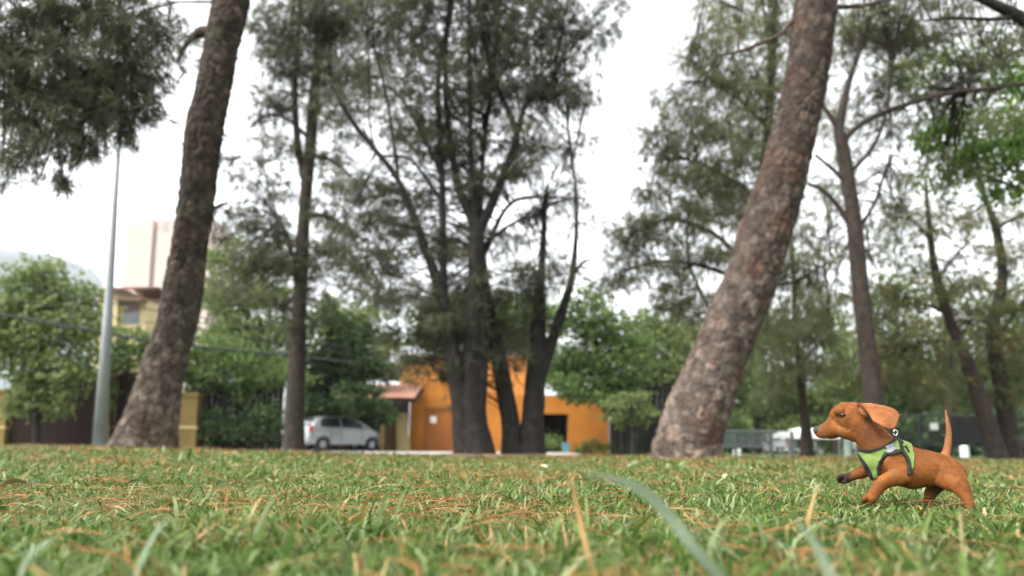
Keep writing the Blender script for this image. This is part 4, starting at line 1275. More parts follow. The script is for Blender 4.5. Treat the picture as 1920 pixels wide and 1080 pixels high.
def shrub(name, label, Y, ells, mat, dens, size, seed, stem):
    q = P(stem[0], 850, Y)
    z = float(terr(q.x, Y)) - .02
    t = thing(name, (q.x, Y, z), label, 'shrub')
    m = MB()
    g = np.random.default_rng(seed)
    rows = []
    for e in ells:
        a, b = Vector((q.x + (P(e[0], 850, Y).x - q.x) * .7, Y + .1, z)), P(e[0], e[1], Y)
        mid = a.lerp(b, .5) + Vector((g.normal() * .1, .05, 0))
        m.tube([a, mid, b], [.03, .02, .008], 6)
        rows.append(np.array([[*a, .03], [*mid, .02], [*b, .01]]))
    m.build('stem', M['bark_dark'], t)
    foliage(t, ells, Y, mat, rows, 'leaf', dens, size, seed, M['bark_dark'])


shrub('hedge', 'clipped green hedge spilling over the gate behind the grey pine', 27.6, [(215, 670, 24, 26), (250, 680, 30, 30), (290, 680, 30, 26), (240, 655, 30, 14), (320, 690, 24, 20), (200, 720, 14, 30), (235, 625, 26, 14), (275, 635, 26, 18), (310, 650, 24, 24), (200, 640, 14, 20, 0, .6)], M['leaf_mid'], 260, .17, 71, (255,))
shrub('hedge', 'broad green creeper hanging over the gate right of grey pine', 27.8, [(370, 670, 34, 24), (352, 700, 26, 34), (345, 640, 30, 26), (362, 735, 24, 14), (420, 660, 40, 26), (470, 680, 46, 26), (400, 710, 50, 24), (460, 725, 50, 26), (520, 700, 40, 26), (370, 700, 30, 18), (555, 705, 34, 22)], M['leaf_mid'], 240, .18, 72, (450,))
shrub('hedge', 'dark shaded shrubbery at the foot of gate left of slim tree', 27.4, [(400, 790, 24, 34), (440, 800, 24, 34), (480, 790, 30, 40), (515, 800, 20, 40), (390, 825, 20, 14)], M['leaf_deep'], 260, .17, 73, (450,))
shrub('shrub', 'leafy fern like shrub beside the house entrance', 33, [(1036, 828, 22, 13), (1022, 836, 14, 10), (1048, 838, 14, 9)], M['leaf_mid'], 420, .13, 74, (1036,))
shrub('shrub', 'low dull green shrub under the right end of orange wall', 33, [(1112, 836, 26, 10), (1090, 842, 16, 8), (1136, 840, 16, 9)], M['leaf_mid'], 420, .12, 75, (1112,))
shrub('shrub', 'small shrub hugging the pillar behind the lamp post', 26.6, [(206, 700, 12, 24), (212, 740, 8, 26), (202, 670, 12, 14)], M['leaf_mid'], 300, .14, 76, (208,))

far = np.random.default_rng(77)
for i, (x0, x1, yt, Y, fm, lab) in enumerate(((1235, 1400, 770, 58, 'leaf_mid', 'far green hedge seen left of the grey railing'), (1390, 1590, 745, 62, 'leaf_light', 'far pale green hedge seen over the grey railing'),
                                              (1570, 1760, 735, 60, 'leaf_mid', 'far dark green hedge seen behind the puppy back'), (1740, 2010, 740, 57, 'leaf_light', 'far olive hedge seen through the mesh fence'), (1660, 2050, 785, 40, 'leaf_deep', 'dark low hedge close behind the mesh fence'))):
    el = [(x, yt + (845 - yt) * (.25 + .5 * far.random()), 40, 34) for x in range(x0, x1, 26)]
    shrub('hedge', lab, Y, el, M[fm], 45, .5, 90 + i, ((x0 + x1) / 2,))

# ------------------------------------------------------------------ grass and fallen needles
def grass():
    g = np.random.default_rng(5)
    bands = [(.42, 1.6, 7000, .055, .0026), (1.6, 3.2, 6500, .036, .0028), (3.2, 6, 2600, .042, .0042), (6, 11, 900, .042, .007), (11, 24.0, 230, .036, .014)]
    base, hh, ww = [], [], []
    for (a, b, dn, h, w) in bands:
        half = lambda y: .78 * y + .7
        area = (half(a) + half(b)) * (b - a)
        n = int(area * dn)
        y = a + (b - a) * np.sqrt(g.random(n) * (1 - (a / b) ** 2) + (a / b) ** 2) * 0 + (b - a) * g.random(n)
        keep = g.random(n) < half(y) / half(b)
        y = y[keep]
        x = (g.random(len(y)) * 2 - 1) * half(y)
        dens = vnoise(x * 1.7, y * 1.7, 1) * .6 + vnoise(x * 5, y * 5, 2) * .4
        keep = g.random(len(y)) < np.clip(dens * 1.7, .15, 1)
        for bx, by, br in BARE:
            keep &= ((x - bx) ** 2 + (y - by) ** 2 > br * br) | (g.random(len(x)) < .12)
        x, y = x[keep], y[keep]
        base.append(np.c_[x, y])
        tall = .55 + .9 * vnoise(x * 2.3, y * 2.3, 9) ** 1.3
        run = 1 - .45 * np.exp(-((x - 1.15) / .5) ** 2 - ((y - 2.1) / .4) ** 2)   # trodden shorter where the puppy runs
        hh.append(h * tall * g.uniform(.5, 1.25, len(x)) * run)
        ww.append(w * g.uniform(.6, 1.5, len(x)))
        lg = g.random(len(x)) < .07
        hh[-1][lg] *= 1.8
        ww[-1][lg] *= 1.5
    base, hh, ww = np.vstack(base), np.concatenate(hh), np.concatenate(ww)
    # keep the paved strip and trunk feet clear
    n = len(base)
    z = terr(base[:, 0], base[:, 1]) - .004
    ang = g.uniform(0, 2 * np.pi, n)
    d = np.c_[np.cos(ang), np.sin(ang), np.zeros(n)]
    tw = ang + np.pi / 2 + g.normal(size=n) * .5
    s = np.c_[np.cos(tw), np.sin(tw), np.zeros(n)] * ww[:, None]
    bend = g.uniform(.3, 1.5, n)
    b3 = np.c_[base, z]
    co = np.empty((n, 7, 3))
    for k, (t, wf) in enumerate(((0, .8), (.4, 1), (.75, .7))):
        c = b3 + d * (hh * bend * t * t)[:, None]
        c[:, 2] += hh * (t - .42 * np.minimum(bend, 1.1) * t * t)
        co[:, 2 * k], co[:, 2 * k + 1] = c - s * wf, c + s * wf
    c = b3 + d * (hh * bend)[:, None]
    c[:, 2] += hh * (1 - .42 * np.minimum(bend, 1.1))
    co[:, 6] = c
    f = np.array([0, 1, 3, 2, 2, 3, 5, 4, 4, 5, 6])
    flat = (np.arange(n)[:, None] * 7 + f).ravel()
    sz = np.tile([4, 4, 3], n)
    brown = np.clip((vnoise(base[:, 0] * 1.3, base[:, 1] * 1.1, 21) * .6 + vnoise(base[:, 0] * 4, base[:, 1] * 3, 22) * .4 - .40) * 3, 0, 1)
    far = np.clip((base[:, 1] - 6) / 6, 0, 1)
    tint = np.clip(.04 + .74 * g.random(n) ** 1.2 + .1 * (vnoise(base[:, 0] * 2, base[:, 1] * 2, 30) - .5), 0, .8)
    dry = g.random(n) < .03 + .12 * brown + .11 * np.clip((base[:, 1] - 3) / 6, 0, 1)
    tint[dry] = g.uniform(.84, 1, dry.sum())
    o = np_mesh('grass', co.reshape(-1, 3), flat, sz, M['grass'], None, {'tint': np.repeat(tint, 7)})
    tag(o, 'short uneven lawn grass strewn with brown needles', 'grass', kind='stuff')
    # fallen pine needles lying on and in the grass
    N = []
    for (a, b, cnt, w, L) in ((.45, 2.2, 3600, .0010, .11), (2.2, 5, 5000, .0015, .11), (5, 11, 5000, .0032, .14), (11, 24, 2500, .008, .2)):
        y = a + (b - a) * g.random(cnt * 2)
        x = (g.random(cnt * 2) * 2 - 1) * (.78 * y + .6)
        br = vnoise(x * 1.3, y * 1.1, 21) * .6 + vnoise(x * 4, y * 3, 22) * .4
        k = g.random(cnt * 2) < np.clip((br - .42) * 1.5, .10, 1)
        N.append(np.c_[x[k], y[k], np.full(k.sum(), w), np.full(k.sum(), L)])
    N = np.vstack(N)
    n = len(N)
    ang = g.uniform(0, 2 * np.pi, n)
    d = np.c_[np.cos(ang), np.sin(ang), g.normal(size=n) * .16]
    s = np.c_[-np.sin(ang), np.cos(ang), g.normal(size=n) * .6]
    s /= np.linalg.norm(s, axis=1)[:, None]
    L = N[:, 3] * g.uniform(.5, 1.3, n)
    w = N[:, 2] * g.uniform(.7, 1.4, n)
    z = terr(N[:, 0], N[:, 1]) + g.uniform(.012, .055, n)
    c0 = np.c_[N[:, :2], z]
    cv = g.normal(size=n) * .22
    co = np.empty((n, 8, 3))
    for k, t in enumerate((-.5, -.17, .17, .5)):
        c = c0 + d * (L * t)[:, None]
        c[:, 0] += -np.sin(ang) * cv * L * t * t * 2
        c[:, 1] += np.cos(ang) * cv * L * t * t * 2
        c[:, 2] += -.25 * L * (t * t) + .02 * L
        wf = w * (1 if abs(t) < .3 else .5)
        co[:, 2 * k], co[:, 2 * k + 1] = c - s * wf[:, None], c + s * wf[:, None]
    f = np.array([0, 1, 3, 2, 2, 3, 5, 4, 4, 5, 7, 6])
    o = np_mesh('fallen_needles', co.reshape(-1, 3), (np.arange(n)[:, None] * 8 + f).ravel(), np.full(n * 3, 4), M['litter'], None, {'tint': np.repeat(g.random(n), 8)})
    tag(o, 'orange brown pine needles scattered over the lawn', 'pine needles', kind='stuff')
    return len(base) * 5 + n * 6


TRI += grass()


def blade(pts, widths, mat, name, label, cat, group=None, roll=.4):
    """single broad grass blade or stalk: folded strip with a midrib"""
    q = catmull([[*P(*a), w] for a, w in zip(pts, widths)], 26)
    v, f = [], []
    for i in range(26):
        c = Vector(q[i][:3])
        d = (Vector(q[min(i + 1, 25)][:3]) - Vector(q[max(i - 1, 0)][:3])).normalized()
        s = d.cross(Vector((0, 1, 0))).normalized()
        s = (s + Vector((0, roll, 0))).normalized() * q[i][3] / 2
        nn = s.cross(d).normalized() * q[i][3] * .12
        v += [c - s, c + nn, c + s]
    for i in range(25):
        for k in range(2):
            f.append((i * 3 + k, i * 3 + k + 1, i * 3 + k + 4, i * 3 + k + 3))
    o = MB().add(v, f).build(name, mat, fix=False, smooth=True)
    at = o.data.attributes.new('tint', 'FLOAT', 'POINT')
    at.data.foreach_set('value', [(.78 if cat == 'grass blade' else .93)] * len(v))
    return tag(o, label, cat, group)


M['blade_green'] = leaf_mat('broad_grass', [(0, (.18, .24, .15)), (1, (.27, .34, .23))], .35, .4)
gb = 'tall grass blades near the camera'
blade([(1385, 1120, .86), (1345, 1075, .85), (1300, 1025, .84), (1255, 968, .84), (1205, 920, .83), (1150, 897, .82), (1096, 889, .81)], [.010, .012, .013, .0135, .012, .008, .001], M['blade_green'], 'grass_blade', 'long arching grey green grass blade in the middle foreground', 'grass blade', gb)
blade([(1575, 1130, .7), (1555, 1075, .7), (1528, 1020, .7), (1488, 968, .7)], [.009, .009, .007, .001], M['blade_green'], 'grass_blade', 'blurred grass blade at bottom right below the puppy front paw', 'grass blade', gb)
blade([(246, 1120, .9), (262, 1060, .9), (288, 1005, .9), (318, 968, .9)], [.006, .007, .006, .001], M['blade_green'], 'grass_blade', 'short pale upright grass blade in the left foreground', 'grass blade', gb)
blade([(30, 1120, .8), (40, 1070, .8), (66, 1030, .8), (105, 1012, .8)], [.005, .006, .005, .001], M['blade_green'], 'grass_blade', 'pale grass blade at the lower left corner', 'grass blade', gb)
blade([(1118, 1090, .95), (1100, 1030, .95), (1085, 965, .96), (1074, 915, .96), (1066, 880, .96)], [.006, .006, .005, .0035, .001], M['litter'], 'dry_stalk', 'dry orange straw stalk left of the long arching blade', 'stalk')


def fallen_leaves():
    m, n, l, b = new_mat('dry_pale_leaf')
    b.inputs['Base Color'].default_value = (.30, .25, .17, 1)
    b.inputs['Roughness'].default_value = .7
    first = None
    for (px, py, Y, lab) in ((405, 858, 7.0, 'pale dry leaf on the lawn below the slim dark tree'), (905, 866, 5.5, 'pale dry leaf on the lawn below the dark many stemmed tree'),
                             (1020, 869, 5.2, 'pale dry leaf on the lawn below the broken stub tree'), (1412, 873, 5.0, 'pale dry leaf on the lawn between big pine and puppy'),
                             (1360, 890, 3.6, 'pale dry leaf on the lawn just left of the puppy dark paw'), (250, 905, 2.6, 'pale dry leaf on the lawn below the grey leaning pine'),
                             (25, 918, 2.4, 'pale dry leaf on the lawn close to the left edge')):
        q = P(px, py, Y)
        z = float(terr(q.x, Y)) + .045
        if first is None:
            v, f = [], []
            for i in range(7):
                t = i / 6
                w = .022 * math.sin(math.pi * min(t * .95 + .03, 1)) ** .8
                zz = .012 * math.sin(t * 3)
                v += [(t * .09 - .045, -w, zz + .008), (t * .09 - .045, 0, zz), (t * .09 - .045, w, zz + .008)]
            for i in range(6):
                for k in range(2):
                    f.append((i * 3 + k, i * 3 + k + 1, i * 3 + k + 4, i * 3 + k + 3))
            o = MB().add(v, f).build('fallen_leaf', m, fix=False, smooth=True)
            first = o.data
        else:
            o = link('fallen_leaf', first, None)
        o.location = (q.x, Y, z)
        o.rotation_euler = (rnd.uniform(-.5, .5), rnd.uniform(-.4, .4), rnd.uniform(0, 6.28))
        s = rnd.uniform(.5, .9)
        o.scale = (s, s, s)
        tag(o, lab, 'leaf', 'dry leaves lying on the lawn')


fallen_leaves()

# ------------------------------------------------------------------ the air
def haze():
    m = bpy.data.materials.new('air')
    m.use_nodes = True
    n, l = m.node_tree.nodes, m.node_tree.links
    n.remove(n['Principled BSDF'])
    v = n.new('ShaderNodeVolumePrincipled')
    v.inputs['Color'].default_value = (.86, .92, 1, 1)
    v.inputs['Density'].default_value = .00019
    v.inputs['Anisotropy'].default_value = 0
    l.new(v.outputs[0], n['Material Output'].inputs['Volume'])
    o = MB().box(-3100, 3100, -3100, 3100, -9, 590).build('haze', m)
    tag(o, 'thin pale blue air fading the far hills', 'haze', kind='stuff')


haze()

# ------------------------------------------------------------------ the running puppy
def build_dog():
    ZS = 4.155

    def base_y(zx):
        return 2.28 - .28 * (zx - 700) / ZS * .00166

    def Z(zx, zy, dY=0.0):
        return P(1480 + zx / ZS, 720 + zy / ZS, base_y(zx) + dY)

    chains = {
        'torso': [(690, 590, 118, 0, .74), (780, 600, 148, 0, .70), (860, 620, 170, 0, .68), (950, 655, 158, 0, .72), (1050, 655, 140, 0, .76), (1150, 665, 125, 0, .76), (1230, 682, 112, 0, .78), (1285, 705, 92, 0, .82)],
        'chest': [(628, 540, 74, 0, .85), (662, 605, 84, 0, .85), (715, 665, 96, 0, .8), (790, 690, 108, 0, .75)],
        'neck': [(560, 330, 118, 0, .68), (605, 370, 124, 0, .68), (652, 435, 128, 0, .70), (710, 505, 134, 0, .72), (765, 565, 140, 0, .72)],
        'head': [(405, 250, 92, .012, .80), (440, 250, 108, .008, .80), (480, 262, 122, .004, .78), (530, 295, 120, 0, .74)],
        'cheek': [(440, 350, 80, .008, .86), (490, 352, 92, .004, .86), (540, 370, 90, 0, .8)],
        'muzzle': [(380, 322, 92, .014, .66), (335, 348, 78, .020, .62), (295, 362, 66, .026, .62), (260, 372, 55, .032, .64), (238, 376, 46, .036, .68)],
        'brow': [(380, 212, 36, -.020, .8), (402, 205, 36, -.022, .8)],
        'ear': [(575, 195, 40, -.040, .3), (600, 210, 44, -.048, .2)],
        'ear_fold': [(545, 172, 20, -.030, 1), (578, 192, 20, -.040, 1)],
        'far_ear': [(500, 190, 50, .045, .2), (560, 190, 50, .060, .14), (620, 195, 48, .068, .12)],
        'near_front': [(830, 610, 100, -.030, .5), (872, 680, 84, -.036, .55), (888, 718, 62, -.042, .7), (850, 726, 62, -.046, .7), (790, 738, 60, -.048, .7), (732, 766, 54, -.050, .74), (692, 808, 48, -.052, .8), (664, 850, 44, -.054, .82), (640, 884, 48, -.055, .8), (612, 902, 40, -.056, .9)],
        'elbow': [(900, 715, 50, -.042, .7), (938, 744, 17, -.042, .9)],
        'toes_nf': [(588, 893, 20, -.070, 1), (580, 905, 21, -.060, 1), (592, 918, 21, -.050, 1), (618, 922, 20, -.042, 1)],
        'far_front': [(660, 640, 72, .040, .7), (610, 662, 56, .046, .75), (562, 690, 48, .050, .8), (520, 704, 41, .052, .85), (484, 718, 35, .054, .9), (450, 733, 38, .055, .9), (420, 738, 36, .055, .95)],
        'toes_ff': [(398, 722, 19, .040, 1), (390, 736, 20, .050, 1), (394, 752, 20, .062, 1), (432, 762, 18, .045, 1)],
        'near_hind': [(1235, 685, 100, -.014, .6), (1284, 738, 90, -.028, .62), (1322, 785, 74, -.040, .66), (1356, 835, 56, -.043, .75), (1380, 880, 44, -.044, .82), (1398, 925, 36, -.045, .9), (1408, 970, 31, -.046, .95), (1408, 1012, 31, -.047, 1), (1380, 1030, 28, -.048, 1), (1350, 1036, 24, -.048, 1)],
        'thigh': [(1195, 735, 72, -.016, .6), (1256, 772, 62, -.030, .6)],
        'far_hind': [(1190, 730, 80, .036, .6), (1140, 790, 60, .042, .7), (1102, 848, 48, .046, .8), (1088, 905, 38, .048, .9), (1082, 950, 32, .048, 1), (1068, 985, 28, .048, 1), (1040, 996, 25, .048, 1)],
        'tail': [(1185, 592, 38, 0, 1), (1222, 545, 31, .0, 1), (1236, 475, 27, 0, 1), (1243, 405, 23, 0, 1), (1239, 335, 18, 0, 1), (1228, 268, 13, 0, 1), (1217, 208, 8, 0, 1)],
    }
    bm = bmesh.new()
    bmesh.ops.create_icosphere(bm, subdivisions=3, radius=1)
    sv = np.array([v.co for v in bm.verts])
    sf = np.array([[v.index for v in f.verts] for f in bm.faces])
    bm.free()
    V, Fc, sph, o = [], [], [], 0
    for nm, ch in chains.items():
        a = np.array(ch, float)
        for i in range(len(a) - 1):
            L = np.hypot(a[i + 1, 0] - a[i, 0], a[i + 1, 1] - a[i, 1])
            st = max(2, int(L / (min(a[i, 2], a[i + 1, 2]) * .22)))
            for k in range(st + (1 if i == len(a) - 2 else 0)):
                q = a[i] + (a[i + 1] - a[i]) * (k / st)
                c = np.array(Z(q[0], q[1], q[3]))
                r = q[2] / ZS * .00166
                s = np.array([r * .94, r * q[4], r])
                V.append(sv * s + c)
                Fc.append(sf + o)
                o += len(sv)
                sph.append((nm, c, s))
    # the near ear: one thin flap flung back, standing off the neck
    flap = [(556, 156), (590, 147), (622, 146), (682, 157), (742, 169), (796, 184), (832, 204), (855, 236), (852, 266), (840, 304), (822, 342), (800, 354), (760, 346), (724, 330), (690, 314), (650, 290), (622, 246), (590, 196)]
    k = len(flap)
    ev = [np.array(Z(x, y, -.046 - .034 * min(max((x - 560) / 280, 0), 1) - .006 * math.sin((x - 560) / 60.0) * ((y - 150) / 200))) for x, y in flap]
    cen = np.mean(ev, 0)
    ring2 = []
    for off in (-.004, .004):
        ring2 += [q + np.array((0, off, 0)) for q in ev] + [cen + np.array((0, off * 1.1 - .003, 0))]
    V.append(np.array(ring2))
    ef = []
    for j in range(k):
        j2 = (j + 1) % k
        ef += [(j, j2, k), (k + 1 + j2, k + 1 + j, 2 * k + 1), (j, k + 1 + j, j2), (j2, k + 1 + j, k + 1 + j2)]
    Fc.append(np.array(ef) + o)
    for x, y, r in ((620, 200, 50), (690, 235, 75), (760, 255, 88), (815, 265, 80)):
        sph.append(('ear', np.array(Z(x, y, -.046 - .034 * (x - 560) / 280)), np.array([r / ZS * .00166, .006, r / ZS * .00166])))
    me = bpy.data.meshes.new('raw')
    me.from_pydata(np.vstack(V).tolist(), [], np.vstack(Fc).tolist())
    tmp = bpy.data.objects.new('raw', me)
    COL.objects.link(tmp)
    m = tmp.modifiers.new('r', 'REMESH')
    m.mode, m.voxel_size = 'VOXEL', .0021
    m = tmp.modifiers.new('s', 'SMOOTH')
    m.factor, m.iterations = .5, 14
    dg = bpy.context.evaluated_depsgraph_get()
    dg.update()
    body = bpy.data.meshes.new_from_object(tmp.evaluated_get(dg))
    bpy.data.objects.remove(tmp)
    n = len(body.vertices)
    co = np.empty(n * 3, np.float32)
    body.vertices.foreach_get('co', co)
    co = co.reshape(-1, 3).astype(float)
    no = np.array([v.normal for v in body.vertices])
    # which limb each vertex belongs to
    best, own = np.full(n, 9e9), np.zeros(n, int)
    names = list(chains)
    for nm, c, s in sph:
        d = np.sqrt((((co - c) / s) ** 2).sum(1))
        k = d < best
        best[k], own[k] = d[k], names.index(nm)
    own = np.array(names)[own]
    # photo position of each vertex
    q = co - np.array([0, 0, H])
    fx, fz = q[:, 0], q[:, 2] * cp - q[:, 1] * sp
    fy = q[:, 1] * cp + q[:, 2] * sp
    u, v = fx / fy, fz / fy
    uu, vv = u * cr + v * sr, -u * sr + v * cr
    zx, zy = (uu * F + CX - 1480) * ZS, (CY - vv * F - 720) * ZS
    # coat colours, with neck and ear-crease shade painted in
    colr = np.tile(np.array([.185, .062, .0145]), (n, 1))

    def paint(mask, c, w=1.0):
        mm = np.clip(mask, 0, 1)[:, None] * w
        colr[:] = colr * (1 - mm) + np.array(c) * mm

    def blob(x, y, r):
        return np.clip(1.5 - 1.5 * np.hypot(zx - x, zy - y) / r, 0, 1)
    isin = lambda *nm: np.isin(own, nm).astype(float)
    nz = vnoise(co[:, 0] * 60, co[:, 2] * 60 + co[:, 1] * 40, 4)
    paint(isin('ear'), (.31, .115, .042))
    paint(isin('tail'), (.30, .125, .06), .8)
    paint(isin('cheek', 'muzzle') * blob(400, 335, 90), (.31, .135, .048), .55)
    paint(isin('muzzle') * np.clip((zy - 408) / 25, 0, 1), (.09, .045, .025), .75)
    paint(isin('muzzle') * blob(240, 350, 50), (.16, .08, .045), .6)
    crease = np.full(n, 9e9)
    for (xa, ya), (xb, yb) in (((536, 164), (572, 184)), ((572, 184), (606, 232)), ((606, 232), (638, 292))):
        t = np.clip(((zx - xa) * (xb - xa) + (zy - ya) * (yb - ya)) / ((xb - xa) ** 2 + (yb - ya) ** 2), 0, 1)
        crease = np.minimum(crease, np.hypot(zx - xa - t * (xb - xa), zy - ya - t * (yb - ya)))
    paint(np.clip(1.6 - crease / 12, 0, 1), (.045, .018, .008), .85)  # shade in the ear crease, painted into the coat
    paint((1 - isin('ear')) * blob(625, 270, 60), (.04, .016, .007), .8)  # painted shade beneath the ear
    paint(isin('toes_nf') * np.clip(nz * 2 - .8, 0, 1), (.06, .026, .012), .6)
    paint(isin('head', 'brow', 'muzzle') * blob(395, 248, 34), (.10, .038, .014), .7)
    paint(isin('toes_ff') + isin('far_front') * np.clip((500 - zx) / 40, 0, 1), (.022, .017, .015), .95)
    paint(isin('far_hind') * np.clip((zx - 1085) / 20, 0, 1), (.05, .03, .02), .7)
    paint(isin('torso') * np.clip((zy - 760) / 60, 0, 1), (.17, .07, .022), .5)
    paint(isin('near_front', 'near_hind') * np.clip(nz * 2 - 1, 0, 1), (.26, .10, .028), .5)
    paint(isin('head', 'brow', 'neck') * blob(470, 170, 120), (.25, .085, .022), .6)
    paint(isin('neck') * blob(640, 400, 150), (.075, .027, .009), .8)  # neck shade put into the coat colour
    paint(isin('neck', 'cheek') * blob(560, 400, 90), (.115, .04, .011), .5)  # painted neck shade running on towards the cheek
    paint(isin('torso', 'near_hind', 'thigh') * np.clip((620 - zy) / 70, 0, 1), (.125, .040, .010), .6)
    paint(isin('near_front') * blob(800, 640, 130), (.24, .092, .024), .5)
    nz2 = vnoise(co[:, 0] * 22 + 7, co[:, 2] * 22 + co[:, 1] * 15, 14)
    nz3 = vnoise(co[:, 0] * 160, co[:, 2] * 320 + co[:, 1] * 90, 15)
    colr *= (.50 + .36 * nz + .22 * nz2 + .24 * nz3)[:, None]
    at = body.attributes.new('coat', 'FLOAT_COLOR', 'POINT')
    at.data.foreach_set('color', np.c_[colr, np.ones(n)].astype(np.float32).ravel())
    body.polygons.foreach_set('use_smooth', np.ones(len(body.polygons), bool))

    def coat_mat(name, rough, sheen):
        mt, nn, l, b = new_mat(name)
        a = nn.new('ShaderNodeAttribute')
        a.attribute_name = 'coat'
        l.new(a.outputs['Color'], b.inputs['Base Color'])
        b.inputs['Roughness'].default_value = rough
        b.inputs['Specular IOR Level'].default_value = .15
        b.inputs['Sheen Weight'].default_value = sheen
        b.inputs['Sheen Roughness'].default_value = .4
        b.inputs['Sheen Tint'].default_value = (.9, .6, .35, 1)
        return mt
    body.materials.clear()
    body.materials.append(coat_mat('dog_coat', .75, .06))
    foot = Vector(Z(1300, 1000, 0))
    foot.z = 0
    co_l = co - np.array(foot)
    body.vertices.foreach_set('co', co_l.astype(np.float32).ravel())
    body.update()
    dog = bpy.data.objects.new('dog', body)
    COL.objects.link(dog)
    dog.location = foot
    tag(dog, 'tan dachshund puppy in a green harness leaping across the grass', 'dog')

    polys = np.array([p.vertices[:] for p in body.polygons if len(p.vertices) == 4])
    pz = np.c_[zx[polys].mean(1), zy[polys].mean(1)]

    def inside(poly):
        r = np.zeros(len(pz), bool)
        x, y = pz[:, 0], pz[:, 1]
        j = len(poly) - 1
        for i in range(len(poly)):
            (xi, yi), (xj, yj) = poly[i], poly[j]
            c = ((yi > y) != (yj > y)) & (x < (xj - xi) * (y - yi) / ((yj - yi) or 1e-9) + xi)
            r ^= c
            j = i
        return r

    def near_line(pts, w):
        d = np.full(len(pz), 9e9)
        for (a, b) in zip(pts[:-1], pts[1:]):
            a, b = np.array(a, float), np.array(b, float)
            t = np.clip(((pz - a) @ (b - a)) / ((b - a) @ (b - a)), 0, 1)
            d = np.minimum(d, np.linalg.norm(pz - (a + t[:, None] * (b - a)), axis=1))
        return d < w
    body_part = ~np.isin(own[polys[:, 0]], ['ear', 'far_ear', 'ear_fold', 'head', 'cheek', 'muzzle', 'far_front', 'toes_ff', 'toes_nf', 'elbow'])

    def shell(name, mask, off, mat, parent):
        fs = polys[mask & body_part]
        if not len(fs):
            return None
        ids = np.unique(fs)
        mp = np.zeros(n, int)
        mp[ids] = np.arange(len(ids))
        c = co_l[ids] + no[ids] * off
        me = bpy.data.meshes.new(name)
        me.from_pydata(c.tolist(), [], mp[fs].tolist())
        me.polygons.foreach_set('use_smooth', [True] * len(me.polygons))
        ob = link(name, me, mat, parent)
        s = ob.modifiers.new('smooth', 'SMOOTH')
        s.factor, s.iterations = .5, 7
        s = ob.modifiers.new('thick', 'SOLIDIFY')
        s.thickness, s.offset = off * .98, -1
        return ob

    M['harness'] = plain('lime_mesh_fabric', (.135, .20, .045), .85, .12, 120)
    M['harness_edge'] = plain('black_webbing', (.010, .011, .010), .85, .2, 80)
    M['harness_grey'] = plain('grey_reflective_tape', (.13, .135, .14), .5, .08, 30)
    M['metal'] = plain('bright_steel', (.7, .7, .7), .25, .05, 10, metal=.9)
    chest = inside([(530, 512), (640, 522), (735, 495), (758, 545), (712, 600), (692, 650), (694, 700), (698, 722), (652, 740), (640, 690), (600, 620), (545, 545)])
    strap = inside([(735, 495), (835, 425), (880, 420), (888, 470), (862, 525), (800, 545), (758, 545)])
    band = inside([(852, 400), (905, 430), (950, 480), (976, 560), (970, 640), (942, 705), (925, 690), (930, 640), (915, 580), (880, 520), (860, 480)])
    grey = inside([(742, 490), (800, 462), (832, 520), (790, 545), (762, 545)])
    edge = near_line([(530, 508), (570, 518), (640, 520), (730, 492), (800, 452), (838, 415)], 12) \
        | near_line([(860, 528), (800, 545), (758, 548), (718, 598), (694, 648), (696, 700)], 13) \
        | near_line([(545, 548), (600, 622), (640, 692), (652, 750)], 11) \
        | near_line([(840, 415), (870, 470), (872, 520), (905, 560), (928, 610), (934, 660), (930, 700)], 15) \
        | near_line([(880, 470), (905, 500), (925, 535)], 8)
    spots = near_line([(888, 488), (890, 490)], 11)
    h = shell('harness', (chest | strap | band) & ~grey, .0045, M['harness'], dog)
    shell('trim', edge & ~grey, .0075, M['harness_edge'], h)
    side = no[polys[:, 0], 1] < 0
    shell('reflective_patch', grey & side, .008, M['harness_grey'], h)
    shell('reflective_patch', grey & ~side, .008, M['harness_grey'], h)
    shell('buckle', spots, .011, M['harness'], h)

    bvh = BVHTree.FromPolygons([tuple(c) for c in co], [tuple(p) for p in polys])
    eye0 = Vector((0, 0, H))

    def hit(x, y):
        d = (Z(x, y) - eye0).normalized()
        loc, nrm, _, _ = bvh.ray_cast(eye0, d)
        return (loc, nrm) if loc is not None else (Z(x, y), Vector((0, -1, 0)))

    def ball(name, c, r, mat, parent, sc=(1, 1, 1), seg=16):
        bm_ = bmesh.new()
        bmesh.ops.create_uvsphere(bm_, u_segments=seg, v_segments=seg // 2 + 2, radius=1)
        for v_ in bm_.verts:
            v_.co = Vector((v_.co.x * r * sc[0], v_.co.y * r * sc[1], v_.co.z * r * sc[2]))
        me_ = bpy.data.meshes.new(name)
        bm_.to_mesh(me_)
        bm_.free()
        me_.polygons.foreach_set('use_smooth', [True] * len(me_.polygons))
        ob = link(name, me_, mat, parent)
        ob.location = Vector(c) - origin(parent)
        return ob
    px_m = .00166 / ZS
    M['eye'] = plain('dark_eye', (.012, .010, .012), .06, .1, 20, spec=.9)
    M['lid'] = plain('dark_eyelid', (.035, .02, .014), .5, .1, 40)
    M['nose'] = plain('black_nose', (.018, .017, .019), .38, .15, 200, bump=.3)
    loc, nrm = hit(414, 243)
    e = ball('eye', loc - nrm * 11 * px_m, 22 * px_m, M['eye'], dog)
    a = nrm.cross(Vector((0, 0, 1))).normalized()
    b = nrm.cross(a)
    ring = [loc + nrm * 3 * px_m + (a * math.cos(t) * 21 + b * math.sin(t) * 13) * px_m for t in np.linspace(0, 2 * math.pi, 17)]
    MB().tube(ring, [4.5 * px_m] * 17, 6, cap=False).build('eyelid', M['lid'], dog, smooth=True)
    ball('nose', Z(224, 363, .034), 40 * px_m, M['nose'], dog, (.95, .85, .98))
    pts = [hit(*p) for p in ((246, 408), (280, 420), (320, 424), (360, 419), (396, 408), (425, 392))]
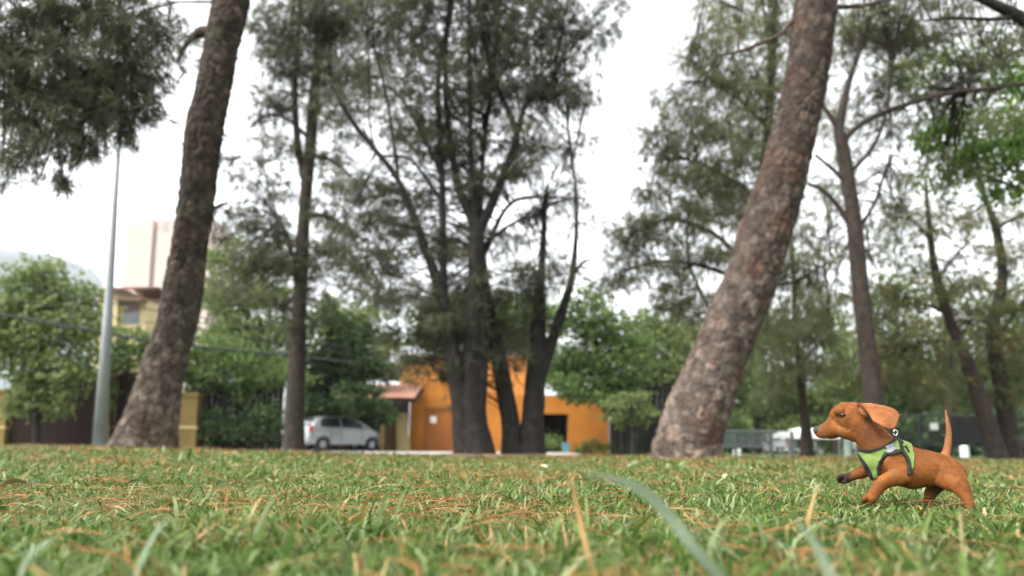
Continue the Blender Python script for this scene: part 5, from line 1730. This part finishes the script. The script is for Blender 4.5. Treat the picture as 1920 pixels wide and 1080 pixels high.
    MB().tube([l_ for l_, _ in pts], [3 * px_m, 5 * px_m, 5 * px_m, 5 * px_m, 4 * px_m, 2 * px_m], 6).build('mouth', M['lid'], dog, smooth=True)
    # lead ring standing on the harness back
    c = Z(826, 380, -.004)
    MB().tube([c + Vector((math.cos(t) * 15 * px_m, 0, math.sin(t) * 22 * px_m)) for t in np.linspace(0, 2 * math.pi, 15)], [5 * px_m] * 15, 6, cap=False).build('lead_ring', M['metal'], h, smooth=True)

    # short coat: fine hairs lying back along the body
    g = np.random.default_rng(3)
    skin = ~(np.isin(np.arange(len(polys)), np.where((chest | strap | band | edge | grey) & body_part)[0]))
    fs = polys[skin]
    k = g.integers(0, len(fs), 60000)
    w4 = g.dirichlet(np.ones(4), len(k))
    p0 = (co_l[fs[k]] * w4[:, :, None]).sum(1)
    nn = (no[fs[k]] * w4[:, :, None]).sum(1)
    ox = own[fs[k, 0]]
    flow = np.tile(np.array([.9, 0, -.35]), (len(k), 1))
    leg = np.isin(ox, ['near_hind', 'far_hind'])
    flow[leg] = (.35, 0, -.9)
    leg = np.isin(ox, ['near_front', 'far_front', 'toes_nf', 'toes_ff'])
    flow[leg] = (-.55, 0, -.7)
    flow[ox == 'tail'] = (0, 0, 1)
    flow = flow - nn * (flow * nn).sum(1)[:, None]
    d = flow + nn * .22 + g.normal(size=nn.shape) * .13
    d /= np.linalg.norm(d, axis=1)[:, None] + 1e-9
    L = g.uniform(.0022, .0048, len(k))
    L[np.isin(ox, ['muzzle', 'brow'])] *= .5
    s = np.cross(d, nn)
    s /= np.linalg.norm(s, axis=1)[:, None] + 1e-9
    t3 = np.empty((len(k), 3, 3))
    t3[:, 0], t3[:, 1], t3[:, 2] = p0 - s * .00045, p0 + s * .00045, p0 + d * L[:, None]
    hc = colr[fs[k, 0]] * g.uniform(.55, 1.5, (len(k), 1))
    t3 = t3 + np.array(foot)
    fo = np_mesh('fur', t3.reshape(-1, 3), np.arange(len(k) * 3), np.full(len(k), 3), coat_mat('fur_coat', .55, .0), dog, {'coat': np.repeat(hc, 3, 0)})
    fo['kind'] = 'stuff'


build_dog()
